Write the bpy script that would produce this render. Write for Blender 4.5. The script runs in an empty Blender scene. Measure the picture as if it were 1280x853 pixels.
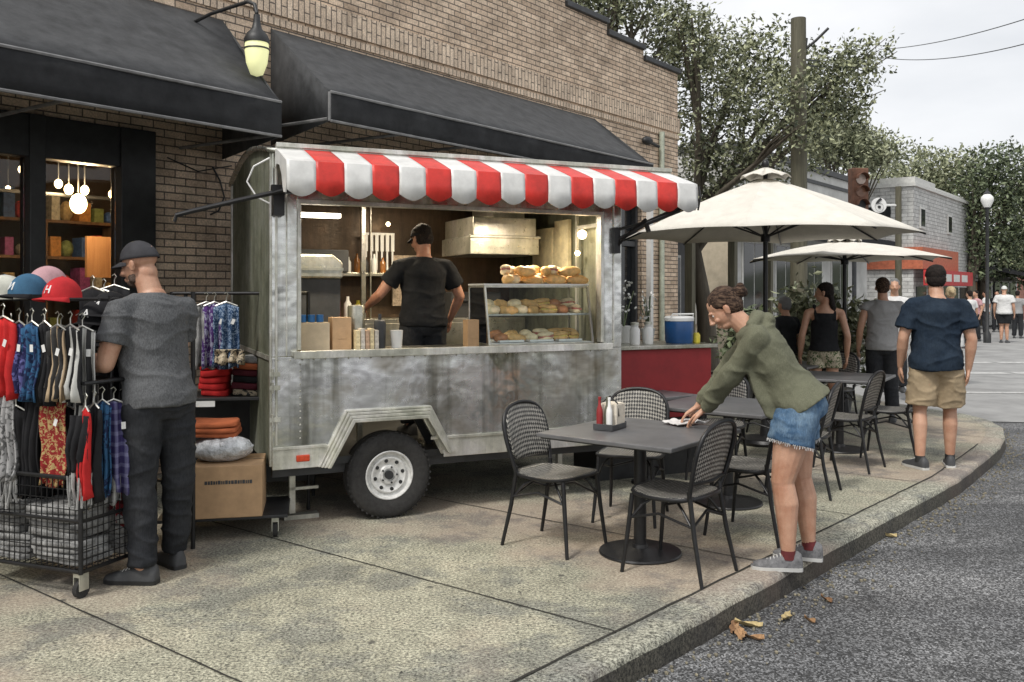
import bpy, bmesh, math, random
import numpy as np
from mathutils import Vector, Matrix, noise
R = math.radians
PI = math.pi
random.seed(7)
SC = bpy.context.scene
COL = SC.collection

# ---------------------------------------------------------------- camera, sky, sun, exposure
H = 1.58            # eye height of the photograph
FPX = 1122.0        # focal length in pixels of a 1280 px wide picture
HZ = 365.0          # row of the horizon
cam_d = bpy.data.cameras.new("camera")
cam_d.sensor_width = 36.0
cam_d.lens = FPX / 1280 * 36
cam_d.shift_y = (HZ - 426.5) / 1280
cam_d.clip_start = 0.05
cam_d.clip_end = 900
cam = bpy.data.objects.new("camera", cam_d)
COL.objects.link(cam)
cam.location = (0, 0, H)
cam.rotation_euler = (R(90), 0, 0)
SC.camera = cam

SUN_EL, SUN_AZ = 52.0, 215.0      # azimuth clockwise from +Y
world = bpy.data.worlds.new("World")
SC.world = world
world.use_nodes = True
wn, wl = world.node_tree.nodes, world.node_tree.links
wn.clear()
w_out = wn.new("ShaderNodeOutputWorld")
w_bg = wn.new("ShaderNodeBackground")
w_sky = wn.new("ShaderNodeTexSky")
w_sky.sky_type = 'NISHITA'
w_sky.sun_disc = False
w_sky.sun_elevation = R(SUN_EL)
w_sky.sun_rotation = R(SUN_AZ)
w_sky.air_density = 1.0
w_sky.dust_density = 4.0
w_hs = wn.new("ShaderNodeHueSaturation")
w_hs.inputs["Saturation"].default_value = 0.22
w_hs.inputs["Value"].default_value = 1.0
w_mix = wn.new("ShaderNodeMixRGB")
w_mix.inputs[0].default_value = 0.62
# a pale overcast veil with slow cloud variation
w_tc = wn.new("ShaderNodeTexCoord")
w_mp = wn.new("ShaderNodeMapping")
w_mp.inputs["Scale"].default_value = (1.0, 1.0, 3.0)
w_nz = wn.new("ShaderNodeTexNoise")
w_nz.inputs["Scale"].default_value = 2.2
w_nz.inputs["Detail"].default_value = 6
w_cr = wn.new("ShaderNodeValToRGB")
w_cr.color_ramp.elements[0].position = 0.35
w_cr.color_ramp.elements[0].color = (6.6, 6.8, 7.1, 1)
w_cr.color_ramp.elements[1].position = 0.65
w_cr.color_ramp.elements[1].color = (9.3, 9.3, 9.4, 1)
wl.new(w_tc.outputs["Generated"], w_mp.inputs[0])
wl.new(w_mp.outputs[0], w_nz.inputs["Vector"])
wl.new(w_nz.outputs["Fac"], w_cr.inputs[0])
wl.new(w_sky.outputs[0], w_hs.inputs["Color"])
wl.new(w_hs.outputs[0], w_mix.inputs[1])
wl.new(w_cr.outputs[0], w_mix.inputs[2])
wl.new(w_mix.outputs[0], w_bg.inputs[0])
w_bg.inputs[1].default_value = 0.092
wl.new(w_bg.outputs[0], w_out.inputs[0])

sun_d = bpy.data.lights.new("sun", 'SUN')
sun_d.energy = 1.5
sun_d.angle = R(10)
sun_d.color = (1.0, 0.96, 0.9)
sun = bpy.data.objects.new("sun", sun_d)
COL.objects.link(sun)
sdir = Vector((math.sin(R(SUN_AZ)) * math.cos(R(SUN_EL)), math.cos(R(SUN_AZ)) * math.cos(R(SUN_EL)), math.sin(R(SUN_EL))))
sun.rotation_euler = sdir.to_track_quat('Z', 'Y').to_euler()
sun.location = (0, 0, 30)

SC.view_settings.view_transform = 'Standard'
SC.view_settings.look = 'None'
SC.view_settings.gamma = 1
SC.view_settings.exposure = 0.68
SC.view_settings.use_curve_mapping = False
SC.cycles.max_bounces = 8
SC.cycles.transparent_max_bounces = 10
SC.cycles.use_denoising = True

# ---------------------------------------------------------------- points of the place
def gnd(px, py):
    y = FPX * H / (py - HZ)
    return Vector(((px - 640) * y / FPX, y, 0))
def at(px, py, y):
    return Vector(((px - 640) * y / FPX, y, H - (py - HZ) * y / FPX))
STREET = 90 - 38.1                 # heading of the street line
U = Vector((math.cos(R(STREET)), math.sin(R(STREET)), 0))
V = Vector((-U.y, U.x, 0))

# ---------------------------------------------------------------- mesh helper
class MB:
    def __init__(self):
        self.bm = bmesh.new()
        self.mi = 0
    def _f(self, vs):
        try:
            f = self.bm.faces.new(vs)
            f.material_index = self.mi
            return f
        except ValueError:
            return None
    def box(self, c, s, rot=None):
        c = Vector(c)
        M = rot if rot is not None else Matrix.Identity(3)
        vs = []
        for dx in (-.5, .5):
            for dy in (-.5, .5):
                for dz in (-.5, .5):
                    vs.append(self.bm.verts.new(c + M @ Vector((dx * s[0], dy * s[1], dz * s[2]))))
        for q in ((0, 1, 3, 2), (4, 6, 7, 5), (0, 4, 5, 1), (2, 3, 7, 6), (0, 2, 6, 4), (1, 5, 7, 3)):
            self._f([vs[i] for i in q])
        return self
    def bx(self, x0, x1, y0, y1, z0, z1):
        return self.box(((x0 + x1) / 2, (y0 + y1) / 2, (z0 + z1) / 2), (abs(x1 - x0), abs(y1 - y0), abs(z1 - z0)))
    def loft(self, rings, closed_ends=True, loop=False):
        rs = []
        for ring in rings:
            rs.append([self.bm.verts.new(Vector(p)) for p in ring])
        n = len(rs[0])
        rr = range(len(rs) if loop else len(rs) - 1)
        for i in rr:
            a, b = rs[i], rs[(i + 1) % len(rs)]
            for j in range(n):
                self._f([a[j], a[(j + 1) % n], b[(j + 1) % n], b[j]])
        if closed_ends and not loop:
            self._f(list(reversed(rs[0])))
            self._f(rs[-1])
        return self
    def ering(self, c, ax, ay, a, b, seg=16):
        c = Vector(c)
        return [c + ax * (a * math.cos(2 * PI * k / seg)) + ay * (b * math.sin(2 * PI * k / seg)) for k in range(seg)]
    def cyl(self, p0, p1, r0, r1=None, seg=12):
        p0, p1 = Vector(p0), Vector(p1)
        r1 = r0 if r1 is None else r1
        t = (p1 - p0).normalized()
        ax = t.orthogonal().normalized()
        ay = t.cross(ax)
        return self.loft([self.ering(p0, ax, ay, r0, r0, seg), self.ering(p1, ax, ay, r1, r1, seg)])
    def tube(self, pts, r, seg=8, closed=False):
        pts = [Vector(p) for p in pts]
        n = len(pts)
        rad = r if isinstance(r, (list, tuple)) else [r] * n
        rings = []
        ax = None
        for i in range(n):
            if closed:
                t = (pts[(i + 1) % n] - pts[i - 1]).normalized()
            else:
                t = (pts[min(i + 1, n - 1)] - pts[max(i - 1, 0)]).normalized()
            if ax is None:
                ax = t.orthogonal().normalized()
            else:
                ax = (ax - t * ax.dot(t))
                ax = ax.normalized() if ax.length > 1e-6 else t.orthogonal().normalized()
            ay = t.cross(ax)
            rings.append(self.ering(pts[i], ax, ay, rad[i], rad[i], seg))
        return self.loft(rings, loop=closed)
    def ell(self, c, r, axes=None, seg=16, rings=10, jitter=0):
        c = Vector(c)
        if not isinstance(r, (list, tuple)):
            r = (r, r, r)
        A = axes or (Vector((1, 0, 0)), Vector((0, 1, 0)), Vector((0, 0, 1)))
        top = self.bm.verts.new(c + A[2] * r[2])
        bot = self.bm.verts.new(c - A[2] * r[2])
        rs = []
        for i in range(1, rings):
            th = PI * i / rings
            row = []
            for k in range(seg):
                ph = 2 * PI * k / seg
                j = 1 + random.uniform(-jitter, jitter)
                row.append(self.bm.verts.new(c + (A[0] * (r[0] * math.sin(th) * math.cos(ph)) + A[1] * (r[1] * math.sin(th) * math.sin(ph)) + A[2] * (r[2] * math.cos(th))) * j))
            rs.append(row)
        for k in range(seg):
            self._f([top, rs[0][k], rs[0][(k + 1) % seg]])
            self._f([bot, rs[-1][(k + 1) % seg], rs[-1][k]])
        for i in range(len(rs) - 1):
            for k in range(seg):
                self._f([rs[i][k], rs[i + 1][k], rs[i + 1][(k + 1) % seg], rs[i][(k + 1) % seg]])
        return self
    def lathe(self, prof, c=(0, 0, 0), seg=24):
        c = Vector(c)
        X, Y = Vector((1, 0, 0)), Vector((0, 1, 0))
        return self.loft([self.ering(c + Vector((0, 0, z)), X, Y, max(r, 1e-4), max(r, 1e-4), seg) for r, z in prof])
    def prism(self, poly, o, ax, ay, d):
        """polygon in the plane (o, ax, ay), pushed along d"""
        o, ax, ay, d = Vector(o), Vector(ax), Vector(ay), Vector(d)
        a = [self.bm.verts.new(o + ax * x + ay * y) for x, y in poly]
        b = [self.bm.verts.new(o + ax * x + ay * y + d) for x, y in poly]
        n = len(poly)
        self._f(list(reversed(a)))
        self._f(b)
        for i in range(n):
            self._f([a[i], a[(i + 1) % n], b[(i + 1) % n], b[i]])
        return self
    def quad(self, *ps):
        self._f([self.bm.verts.new(Vector(p)) for p in ps])
        return self
    def grid(self, fn, nu, nv):
        g = [[self.bm.verts.new(Vector(fn(i / nu, j / nv))) for j in range(nv + 1)] for i in range(nu + 1)]
        for i in range(nu):
            for j in range(nv):
                self._f([g[i][j], g[i + 1][j], g[i + 1][j + 1], g[i][j + 1]])
        return self
    def obj(self, name, mats, parent=None, smooth=None, bevel=0, solid=0, recalc=True):
        if recalc:
            bmesh.ops.recalc_face_normals(self.bm, faces=self.bm.faces[:])
        me = bpy.data.meshes.new(name)
        self.bm.to_mesh(me)
        self.bm.free()
        return link_mesh(name, me, mats, parent, smooth, bevel, solid)

def link_mesh(name, me, mats, parent=None, smooth=None, bevel=0, solid=0):
    for m in (mats if isinstance(mats, (list, tuple)) else [mats]):
        me.materials.append(m)
    o = bpy.data.objects.new(name, me)
    COL.objects.link(o)
    if parent is not None:
        o.parent = parent
    if smooth is not None:
        me.polygons.foreach_set("use_smooth", [True] * len(me.polygons))
        if smooth < 180:
            me.set_sharp_from_angle(angle=R(smooth))
    if solid:
        s = o.modifiers.new("s", 'SOLIDIFY')
        s.thickness = solid
        s.offset = 0
    if bevel:
        b = o.modifiers.new("b", 'BEVEL')
        b.width = bevel
        b.segments = 2
        b.limit_method = 'ANGLE'
        b.angle_limit = R(40)
    return o

def tag(o, label=None, cat=None, group=None, kind=None):
    if label: o['label'] = label
    if cat: o['category'] = cat
    if group: o['group'] = group
    if kind: o['kind'] = kind
    return o
def thing(name, loc=(0, 0, 0), rz=0, label=None, cat=None, group=None):
    o = bpy.data.objects.new(name, None)
    o.empty_display_size = .2
    COL.objects.link(o)
    o.location = loc
    o.rotation_euler = (0, 0, rz)
    return tag(o, label, cat, group)
def kids(o):
    return [c for c in ALLK.get(o.name, [])]
def copy_tree(o, parent=None):
    c = o.copy()
    COL.objects.link(c)
    if parent is not None:
        c.parent = parent
    for ch in list(o.children):
        copy_tree(ch, c)
    return c
def put(src, first, loc, rz, label=None, group=None, cat=None, scale=1):
    """the first time the source itself, later a copy"""
    o = src if first else copy_tree(src)
    o.location = loc
    o.rotation_euler = (0, 0, rz)
    o.scale = (scale,) * 3 if not isinstance(scale, (tuple, list)) else scale
    tag(o, label, cat, group)
    return o

# ---------------------------------------------------------------- materials
MATS = {}
class NT:
    def __init__(self, name):
        self.m = bpy.data.materials.new(name)
        self.m.use_nodes = True
        self.n = self.m.node_tree.nodes
        self.l = self.m.node_tree.links
        self.b = self.n["Principled BSDF"]
        self._tc = None
    def tc(self, out="Object"):
        if self._tc is None:
            self._tc = self.n.new("ShaderNodeTexCoord")
        return self._tc.outputs[out]
    def mapping(self, scale=(1, 1, 1), rot=(0, 0, 0), src=None, loc=(0, 0, 0)):
        mp = self.n.new("ShaderNodeMapping")
        mp.inputs["Scale"].default_value = scale
        mp.inputs["Rotation"].default_value = rot
        mp.inputs["Location"].default_value = loc
        self.l.new(src or self.tc(), mp.inputs[0])
        return mp.outputs[0]
    def noise(self, scale, detail=4, rough=.55, vec=None, dist=0):
        t = self.n.new("ShaderNodeTexNoise")
        t.inputs["Scale"].default_value = scale
        t.inputs["Detail"].default_value = detail
        t.inputs["Roughness"].default_value = rough
        t.inputs["Distortion"].default_value = dist
        self.l.new(vec or self.tc(), t.inputs["Vector"])
        return t.outputs["Fac"]
    def n_vec(self, scale):
        x = self.n.new('ShaderNodeTexNoise'); x.inputs['Scale'].default_value = scale
        self.l.new(self.tc(), x.inputs['Vector'])
        return x.outputs['Color']
    def ramp(self, fac, stops, interp='LINEAR'):
        r = self.n.new("ShaderNodeValToRGB")
        r.color_ramp.interpolation = interp
        e = r.color_ramp.elements
        while len(e) < len(stops):
            e.new(.5)
        for k, (p, c) in enumerate(stops):
            e[k].position = p
            e[k].color = (c, c, c, 1) if isinstance(c, (int, float)) else (*c[:3], 1)
        self.l.new(fac, r.inputs[0])
        return r.outputs[0]
    def mix(self, a, b, fac, mode='MIX'):
        x = self.n.new("ShaderNodeMixRGB")
        x.blend_type = mode
        for s, v in ((1, a), (2, b)):
            if isinstance(v, (tuple, list)):
                x.inputs[s].default_value = (*v[:3], 1)
            else:
                self.l.new(v, x.inputs[s])
        if isinstance(fac, (int, float)):
            x.inputs[0].default_value = fac
        else:
            self.l.new(fac, x.inputs[0])
        return x.outputs[0]
    def math(self, op, a, b=0.0):
        x = self.n.new("ShaderNodeMath")
        x.operation = op
        for s, v in ((0, a), (1, b)):
            if isinstance(v, (int, float)):
                x.inputs[s].default_value = v
            else:
                self.l.new(v, x.inputs[s])
        return x.outputs[0]
    def sep(self, vec=None):
        s = self.n.new("ShaderNodeSeparateXYZ")
        self.l.new(vec or self.tc(), s.inputs[0])
        return s.outputs
    def bump(self, h, strength=.3, dist=.01):
        b = self.n.new("ShaderNodeBump")
        b.inputs["Strength"].default_value = strength
        b.inputs["Distance"].default_value = dist
        self.l.new(h, b.inputs["Height"])
        self.l.new(b.outputs[0], self.b.inputs["Normal"])
    def set(self, color=None, rough=None, metal=None, **kw):
        for key, v in (("Base Color", color), ("Roughness", rough), ("Metallic", metal), *kw.items()):
            if v is None:
                continue
            if isinstance(v, (int, float)):
                self.b.inputs[key].default_value = v
            elif isinstance(v, (tuple, list)):
                self.b.inputs[key].default_value = (*v[:3], 1)
            else:
                self.l.new(v, self.b.inputs[key])
        return self.m

def plain(name, c, rough=.6, metal=0, var=.35, scale=9, bump=.15, bscale=None, spec=None, bdist=.004):
    """painted or worn surface: base colour with blotches of its own plus a fine relief"""
    if name in MATS:
        return MATS[name]
    t = NT(name)
    n1 = t.noise(scale, 6, .65)
    lo = tuple(x * (1 - var) for x in c)
    hi = tuple(min(1, x * (1 + var)) for x in c)
    col = t.ramp(n1, [(.3, lo), (.5, c), (.72, hi)])
    t.set(col, rough, metal)
    if spec is not None:
        t.b.inputs["Specular IOR Level"].default_value = spec
    if bump:
        t.bump(t.noise(bscale or scale * 12, 3), bump, bdist)
    MATS[name] = t.m
    return t.m

def fabric(name, c, c2=None, stripe=None, scale=1.0, var=.25, rough=.9):
    if name in MATS:
        return MATS[name]
    t = NT(name)
    n1 = t.noise(7 * scale, 5, .6)
    lo = tuple(x * (1 - var) for x in c)
    hi = tuple(min(1, x * (1 + var)) for x in c)
    col = t.ramp(n1, [(.32, lo), (.7, hi)])
    if c2 is not None:
        if stripe == 'plaid':
            s = t.sep()
            a = t.math('GREATER_THAN', t.math('SINE', t.math('MULTIPLY', s[0], 130)), .45)
            b = t.math('GREATER_THAN', t.math('SINE', t.math('MULTIPLY', s[2], 110)), .45)
            f = t.math('MULTIPLY', t.math('ADD', a, b), .5)
            col = t.mix(col, c2, f)
        elif stripe == 'v':
            s = t.sep()
            col = t.mix(col, c2, t.math('GREATER_THAN', t.math('SINE', t.math('MULTIPLY', s[0], 150)), .1))
        elif stripe == 'h':
            s = t.sep()
            col = t.mix(col, c2, t.math('GREATER_THAN', t.math('SINE', t.math('MULTIPLY', s[2], 70)), .1))
        elif stripe == 'mottle':
            f = t.noise(1.0, 4, .7, t.mapping(scale=(150 * scale, 150 * scale, 70 * scale)))
            col = t.mix(col, c2, t.ramp(f, [(.4, 0.), (.62, .8)]))
        elif stripe == 'fade':
            f = t.noise(5 * scale, 5, .7)
            col = t.mix(col, c2, t.ramp(f, [(.42, 0.), (.72, 1.)]))
            g2 = t.noise(1.0, 3, .7, t.mapping(scale=(160, 160, 25)))
            col = t.mix(col, t.ramp(g2, [(.3, .6), (.7, 1.3)]), .7, 'MULTIPLY')
        elif stripe == 'hair':
            f = t.noise(1.0, 4, .7, t.mapping(scale=(110, 14, 90)))
            col = t.mix(col, c2, t.ramp(f, [(.45, 0.), (.68, 1.)]))
        else:
            v = t.noise(26 * scale, 2, .5, dist=1.5)
            col = t.mix(col, c2, t.ramp(v, [(.5, 0.), (.56, 1.)]))
    g = t.noise(420 * scale, 2)
    col = t.mix(col, t.ramp(g, [(.3, .55), (.7, 1.)]), .5, 'MULTIPLY')
    t.set(col, rough)
    t.b.inputs["Specular IOR Level"].default_value = .2
    t.bump(t.mix(t.noise(38 * scale, 4, .6), g, .25), .45, .006)
    MATS[name] = t.m
    return t.m

def glow(name, c, s):
    if name in MATS:
        return MATS[name]
    t = NT(name)
    t.set(c, .4)
    t.b.inputs["Emission Color"].default_value = (*c, 1)
    t.b.inputs["Emission Strength"].default_value = s
    MATS[name] = t.m
    return t.m

def glassy(name, tint=(.9, .95, .95), rough=.03, op=.18, ior=1.45):
    if name in MATS:
        return MATS[name]
    m = bpy.data.materials.new(name)
    m.use_nodes = True
    n, l = m.node_tree.nodes, m.node_tree.links
    n.clear()
    o = n.new("ShaderNodeOutputMaterial")
    tr = n.new("ShaderNodeBsdfTransparent")
    tr.inputs[0].default_value = (*tint, 1)
    gl = n.new("ShaderNodeBsdfGlossy")
    gl.inputs["Roughness"].default_value = rough
    fr = n.new("ShaderNodeFresnel")
    fr.inputs[0].default_value = ior
    ad = n.new("ShaderNodeMath")
    ad.operation = 'ADD'
    ad.inputs[1].default_value = op * .15
    mx = n.new("ShaderNodeMixShader")
    l.new(fr.outputs[0], ad.inputs[0])
    l.new(ad.outputs[0], mx.inputs[0])
    l.new(tr.outputs[0], mx.inputs[1])
    l.new(gl.outputs[0], mx.inputs[2])
    l.new(mx.outputs[0], o.inputs[0])
    MATS[name] = m
    return m

def m_concrete(name, base=(.365, .355, .27), grain=1.0):
    if name in MATS:
        return MATS[name]
    t = NT(name)
    big = t.noise(.9, 6, .65)
    mid = t.noise(7, 5, .7)
    fine = t.noise(62, 5, .85, t.mapping(scale=(1, 1.25, 1)))
    pit = t.noise(38, 3, .6, dist=.6)
    c = t.ramp(big, [(.3, tuple(x * .72 for x in base)), (.55, base), (.75, (base[0] * 1.22, base[1] * 1.12, base[2] * 1.1))])
    c = t.mix(c, t.ramp(mid, [(.3, .62), (.6, 1.0), (.8, 1.12)]), .8, 'MULTIPLY')
    c = t.mix(c, t.ramp(fine, [(.40, .08), (.5, .92), (.60, 1.9)]), .95 * grain, 'MULTIPLY')
    c = t.mix(c, (.05, .048, .04), t.ramp(pit, [(.0, 1.), (.31, 1.), (.37, 0.)]))
    # reddish worn areas, as on the pavement near the wheel
    warm = t.noise(.55, 3, .6, t.mapping(loc=(5.3, 2.1, 0)))
    c = t.mix(c, (base[0] * 1.12, base[1] * .87, base[2] * .9), t.math('MULTIPLY', t.ramp(warm, [(.48, 0.), (.6, 1.)]), .5))
    pt = t.noise(1.7, 5, .7, t.mapping(loc=(1.3, 7.7, 0)))
    c = t.mix(c, t.mix(c, (.62, .64, .70), 1., 'MULTIPLY'), t.ramp(pt, [(.5, 0.), (.58, .9)]))
    # dark blots: chewing gum, oil
    vo = t.n.new("ShaderNodeTexVoronoi")
    vo.inputs["Scale"].default_value = 3.1
    t.l.new(t.tc(), vo.inputs["Vector"])
    c = t.mix(c, (.06, .058, .05), t.ramp(vo.outputs["Distance"], [(.04, .85), (.075, 0.)]))
    t.set(c, .9)
    t.bump(t.mix(fine, pit, .4), .55, .006)
    MATS[name] = t.m
    return t.m

def m_asphalt(name):
    t = NT(name)
    v = t.n.new("ShaderNodeTexVoronoi")
    v.inputs["Scale"].default_value = 105
    t.l.new(t.tc(), v.inputs["Vector"])
    big = t.noise(.6, 5, .6)
    fine = t.noise(130, 4, .85)
    c = t.ramp(big, [(.3, (.06, .062, .065)), (.7, (.14, .14, .14))])
    c = t.mix(c, t.ramp(v.outputs["Color"], [(.15, .15), (.5, .8), (.85, 3.2)]), .9, 'MULTIPLY')
    c = t.mix(c, t.ramp(fine, [(.35, .35), (.52, 1.), (.68, 1.9)]), .8, 'MULTIPLY')
    ln = t.noise(1.1, 4, .6, t.mapping(rot=(0, 0, R(41)), scale=(.25, 2.2, 1)))
    c = t.mix(c, t.ramp(ln, [(.38, .62), (.62, 1.25)]), .8, 'MULTIPLY')
    ck = t.n.new('ShaderNodeTexVoronoi'); ck.feature = 'DISTANCE_TO_EDGE'; ck.inputs['Scale'].default_value = .45
    t.l.new(t.mix(t.tc(), t.n_vec(3), .12), ck.inputs['Vector'])
    c = t.mix(c, (.02, .02, .02), t.math('MULTIPLY', t.ramp(ck.outputs['Distance'], [(.0, .9), (.006, 0.)]), t.ramp(big, [(.5, 0.), (.56, .7)])))
    t.set(c, .8)
    t.bump(t.mix(v.outputs["Distance"], fine, .5), .8, .012)
    MATS[name] = t.m
    return t.m

def m_brick(name, c1, c2, mortar, sx=1.0, vertical=False, bw=.205, rh=.068):
    """wall coordinates: local x along the wall, z up (or y along when the face looks along x)"""
    t = NT(name)
    s = t.sep()
    cb = t.n.new("ShaderNodeCombineXYZ")
    t.l.new(t.math('ADD', s[0], s[1]), cb.inputs[1 if vertical else 0])
    t.l.new(s[2], cb.inputs[0 if vertical else 1])
    b = t.n.new("ShaderNodeTexBrick")
    b.inputs["Scale"].default_value = 1
    b.inputs["Brick Width"].default_value = bw
    b.inputs["Row Height"].default_value = rh
    b.inputs["Mortar Size"].default_value = .0065
    b.inputs["Mortar Smooth"].default_value = .25
    b.inputs["Bias"].default_value = -.1
    b.inputs["Color1"].default_value = (*c1, 1)
    b.inputs["Color2"].default_value = (*c2, 1)
    b.inputs["Mortar"].default_value = (*mortar, 1)
    t.l.new(cb.outputs[0], b.inputs["Vector"])
    n1 = t.noise(3.5, 6, .7)
    n2 = t.noise(60, 4, .7)
    c = t.mix(b.outputs["Color"], t.ramp(n1, [(.3, .55), (.6, 1.1)]), .8, 'MULTIPLY')
    c = t.mix(c, t.ramp(n2, [(.3, .5), (.7, 1.35)]), .8, 'MULTIPLY')
    t.set(c, .9)
    h = t.mix(t.math('SUBTRACT', 1., b.outputs["Fac"]), n2, .25)
    t.bump(h, .9, .02)
    MATS[name] = t.m
    return t.m

def m_metal(name, base, rough=.42, blot=.5, metal=.75):
    """scratched, stained sheet metal with streaks running down"""
    t = NT(name)
    big = t.noise(1.6, 5, .65)
    streak = t.noise(2.2, 6, .7, t.mapping(scale=(3.6, 3.6, .5)))
    scr = t.noise(14, 6, .85)
    c = t.ramp(streak, [(.3, tuple(x * (1 - blot) for x in base)), (.52, base), (.72, tuple(min(1, x * 1.35) for x in base))])
    c = t.mix(c, t.ramp(big, [(.34, (.42, .43, .33)), (.5, (.85, .84, .76)), (.62, (1.15, 1.12, 1.14))]), .85, 'MULTIPLY')
    c = t.mix(c, t.ramp(scr, [(.32, .72), (.5, 1.), (.8, 1.1)]), .7, 'MULTIPLY')
    t.set(c, t.ramp(scr, [(.3, rough + .2), (.7, rough - .1)]), metal)
    t.bump(t.mix(big, scr, .22), .35, .03)
    MATS[name] = t.m
    return t.m

def m_sheet(name):
    """old riveted aluminium sheet: dented, with dark runs down it and dull patches with a brown reflection painted in"""
    t = NT(name)
    big = t.noise(1.3, 4, .6, t.mapping(loc=(2.2, 0, 1.1)))
    runs = t.noise(1.0, 3, .6, t.mapping(scale=(7.5, 7.5, .45)))
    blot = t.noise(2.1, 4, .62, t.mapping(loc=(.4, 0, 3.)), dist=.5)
    scr = t.noise(1.0, 5, .8, t.mapping(scale=(9, 9, 60)))
    c = t.ramp(big, [(.32, (.50, .51, .42)), (.5, (.72, .73, .70)), (.66, (.86, .86, .87))])
    c = t.mix(c, (.16, .155, .12), t.math('MULTIPLY', t.ramp(runs, [(.50, 0.), (.70, 1.)]), .75))
    c = t.mix(c, (.24, .19, .12), t.math('MULTIPLY', t.ramp(blot, [(.52, 0.), (.66, 1.)]), .6))  # brown of the patches is a reflection painted into the base colour
    c = t.mix(c, t.ramp(scr, [(.35, .78), (.6, 1.08)]), .6, 'MULTIPLY')
    t.set(c, t.ramp(blot, [(.35, .12), (.65, .38)]), .92)
    dent = t.noise(2.6, 3, .55)
    t.bump(dent, .42, .05)
    MATS[name] = t.m
    return t.m

def m_leaf(name, a, b, hole=0):
    t = NT(name)
    g = t.n.new("ShaderNodeNewGeometry")
    c = t.ramp(g.outputs["Random Per Island"], [(0, a), (.55, tuple((x + y) / 2 for x, y in zip(a, b))), (1, b)])
    t.set(c, .55)
    t.b.inputs["Subsurface Weight"].default_value = 0
    MATS[name] = t.m
    return t.m

def m_wood(name, a, b, scale=1, axis=2):
    t = NT(name)
    sc = [22 * scale] * 3
    sc[axis] = 1.4 * scale
    n1 = t.noise(1.0, 6, .7, t.mapping(scale=sc), dist=.5)
    t.set(t.ramp(n1, [(.3, a), (.7, b)]), .75)
    t.bump(n1, .4, .01)
    MATS[name] = t.m
    return t.m

def m_weave(name):
    """black and pale woven strands, diamond pattern"""
    t = NT(name)
    ck = t.n.new("ShaderNodeTexChecker")
    ck.inputs["Scale"].default_value = 52
    s = t.sep()
    cb = t.n.new("ShaderNodeCombineXYZ")
    t.l.new(t.math('ADD', s[0], t.math('ADD', s[2], s[1])), cb.inputs[0])
    t.l.new(t.math('SUBTRACT', s[0], t.math('ADD', s[2], s[1])), cb.inputs[1])
    cb.inputs[2].default_value = .3
    t.l.new(cb.outputs[0], ck.inputs["Vector"])
    ck.inputs["Color1"].default_value = (.018, .018, .018, 1)
    ck.inputs["Color2"].default_value = (.33, .315, .28, 1)
    n = t.noise(40, 3)
    c = t.mix(ck.outputs["Color"], t.ramp(n, [(.3, .45), (.7, 1.2)]), .9, 'MULTIPLY')
    t.set(c, .5)
    t.bump(ck.outputs["Fac"], .6, .004)
    MATS[name] = t.m
    return t.m

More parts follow.
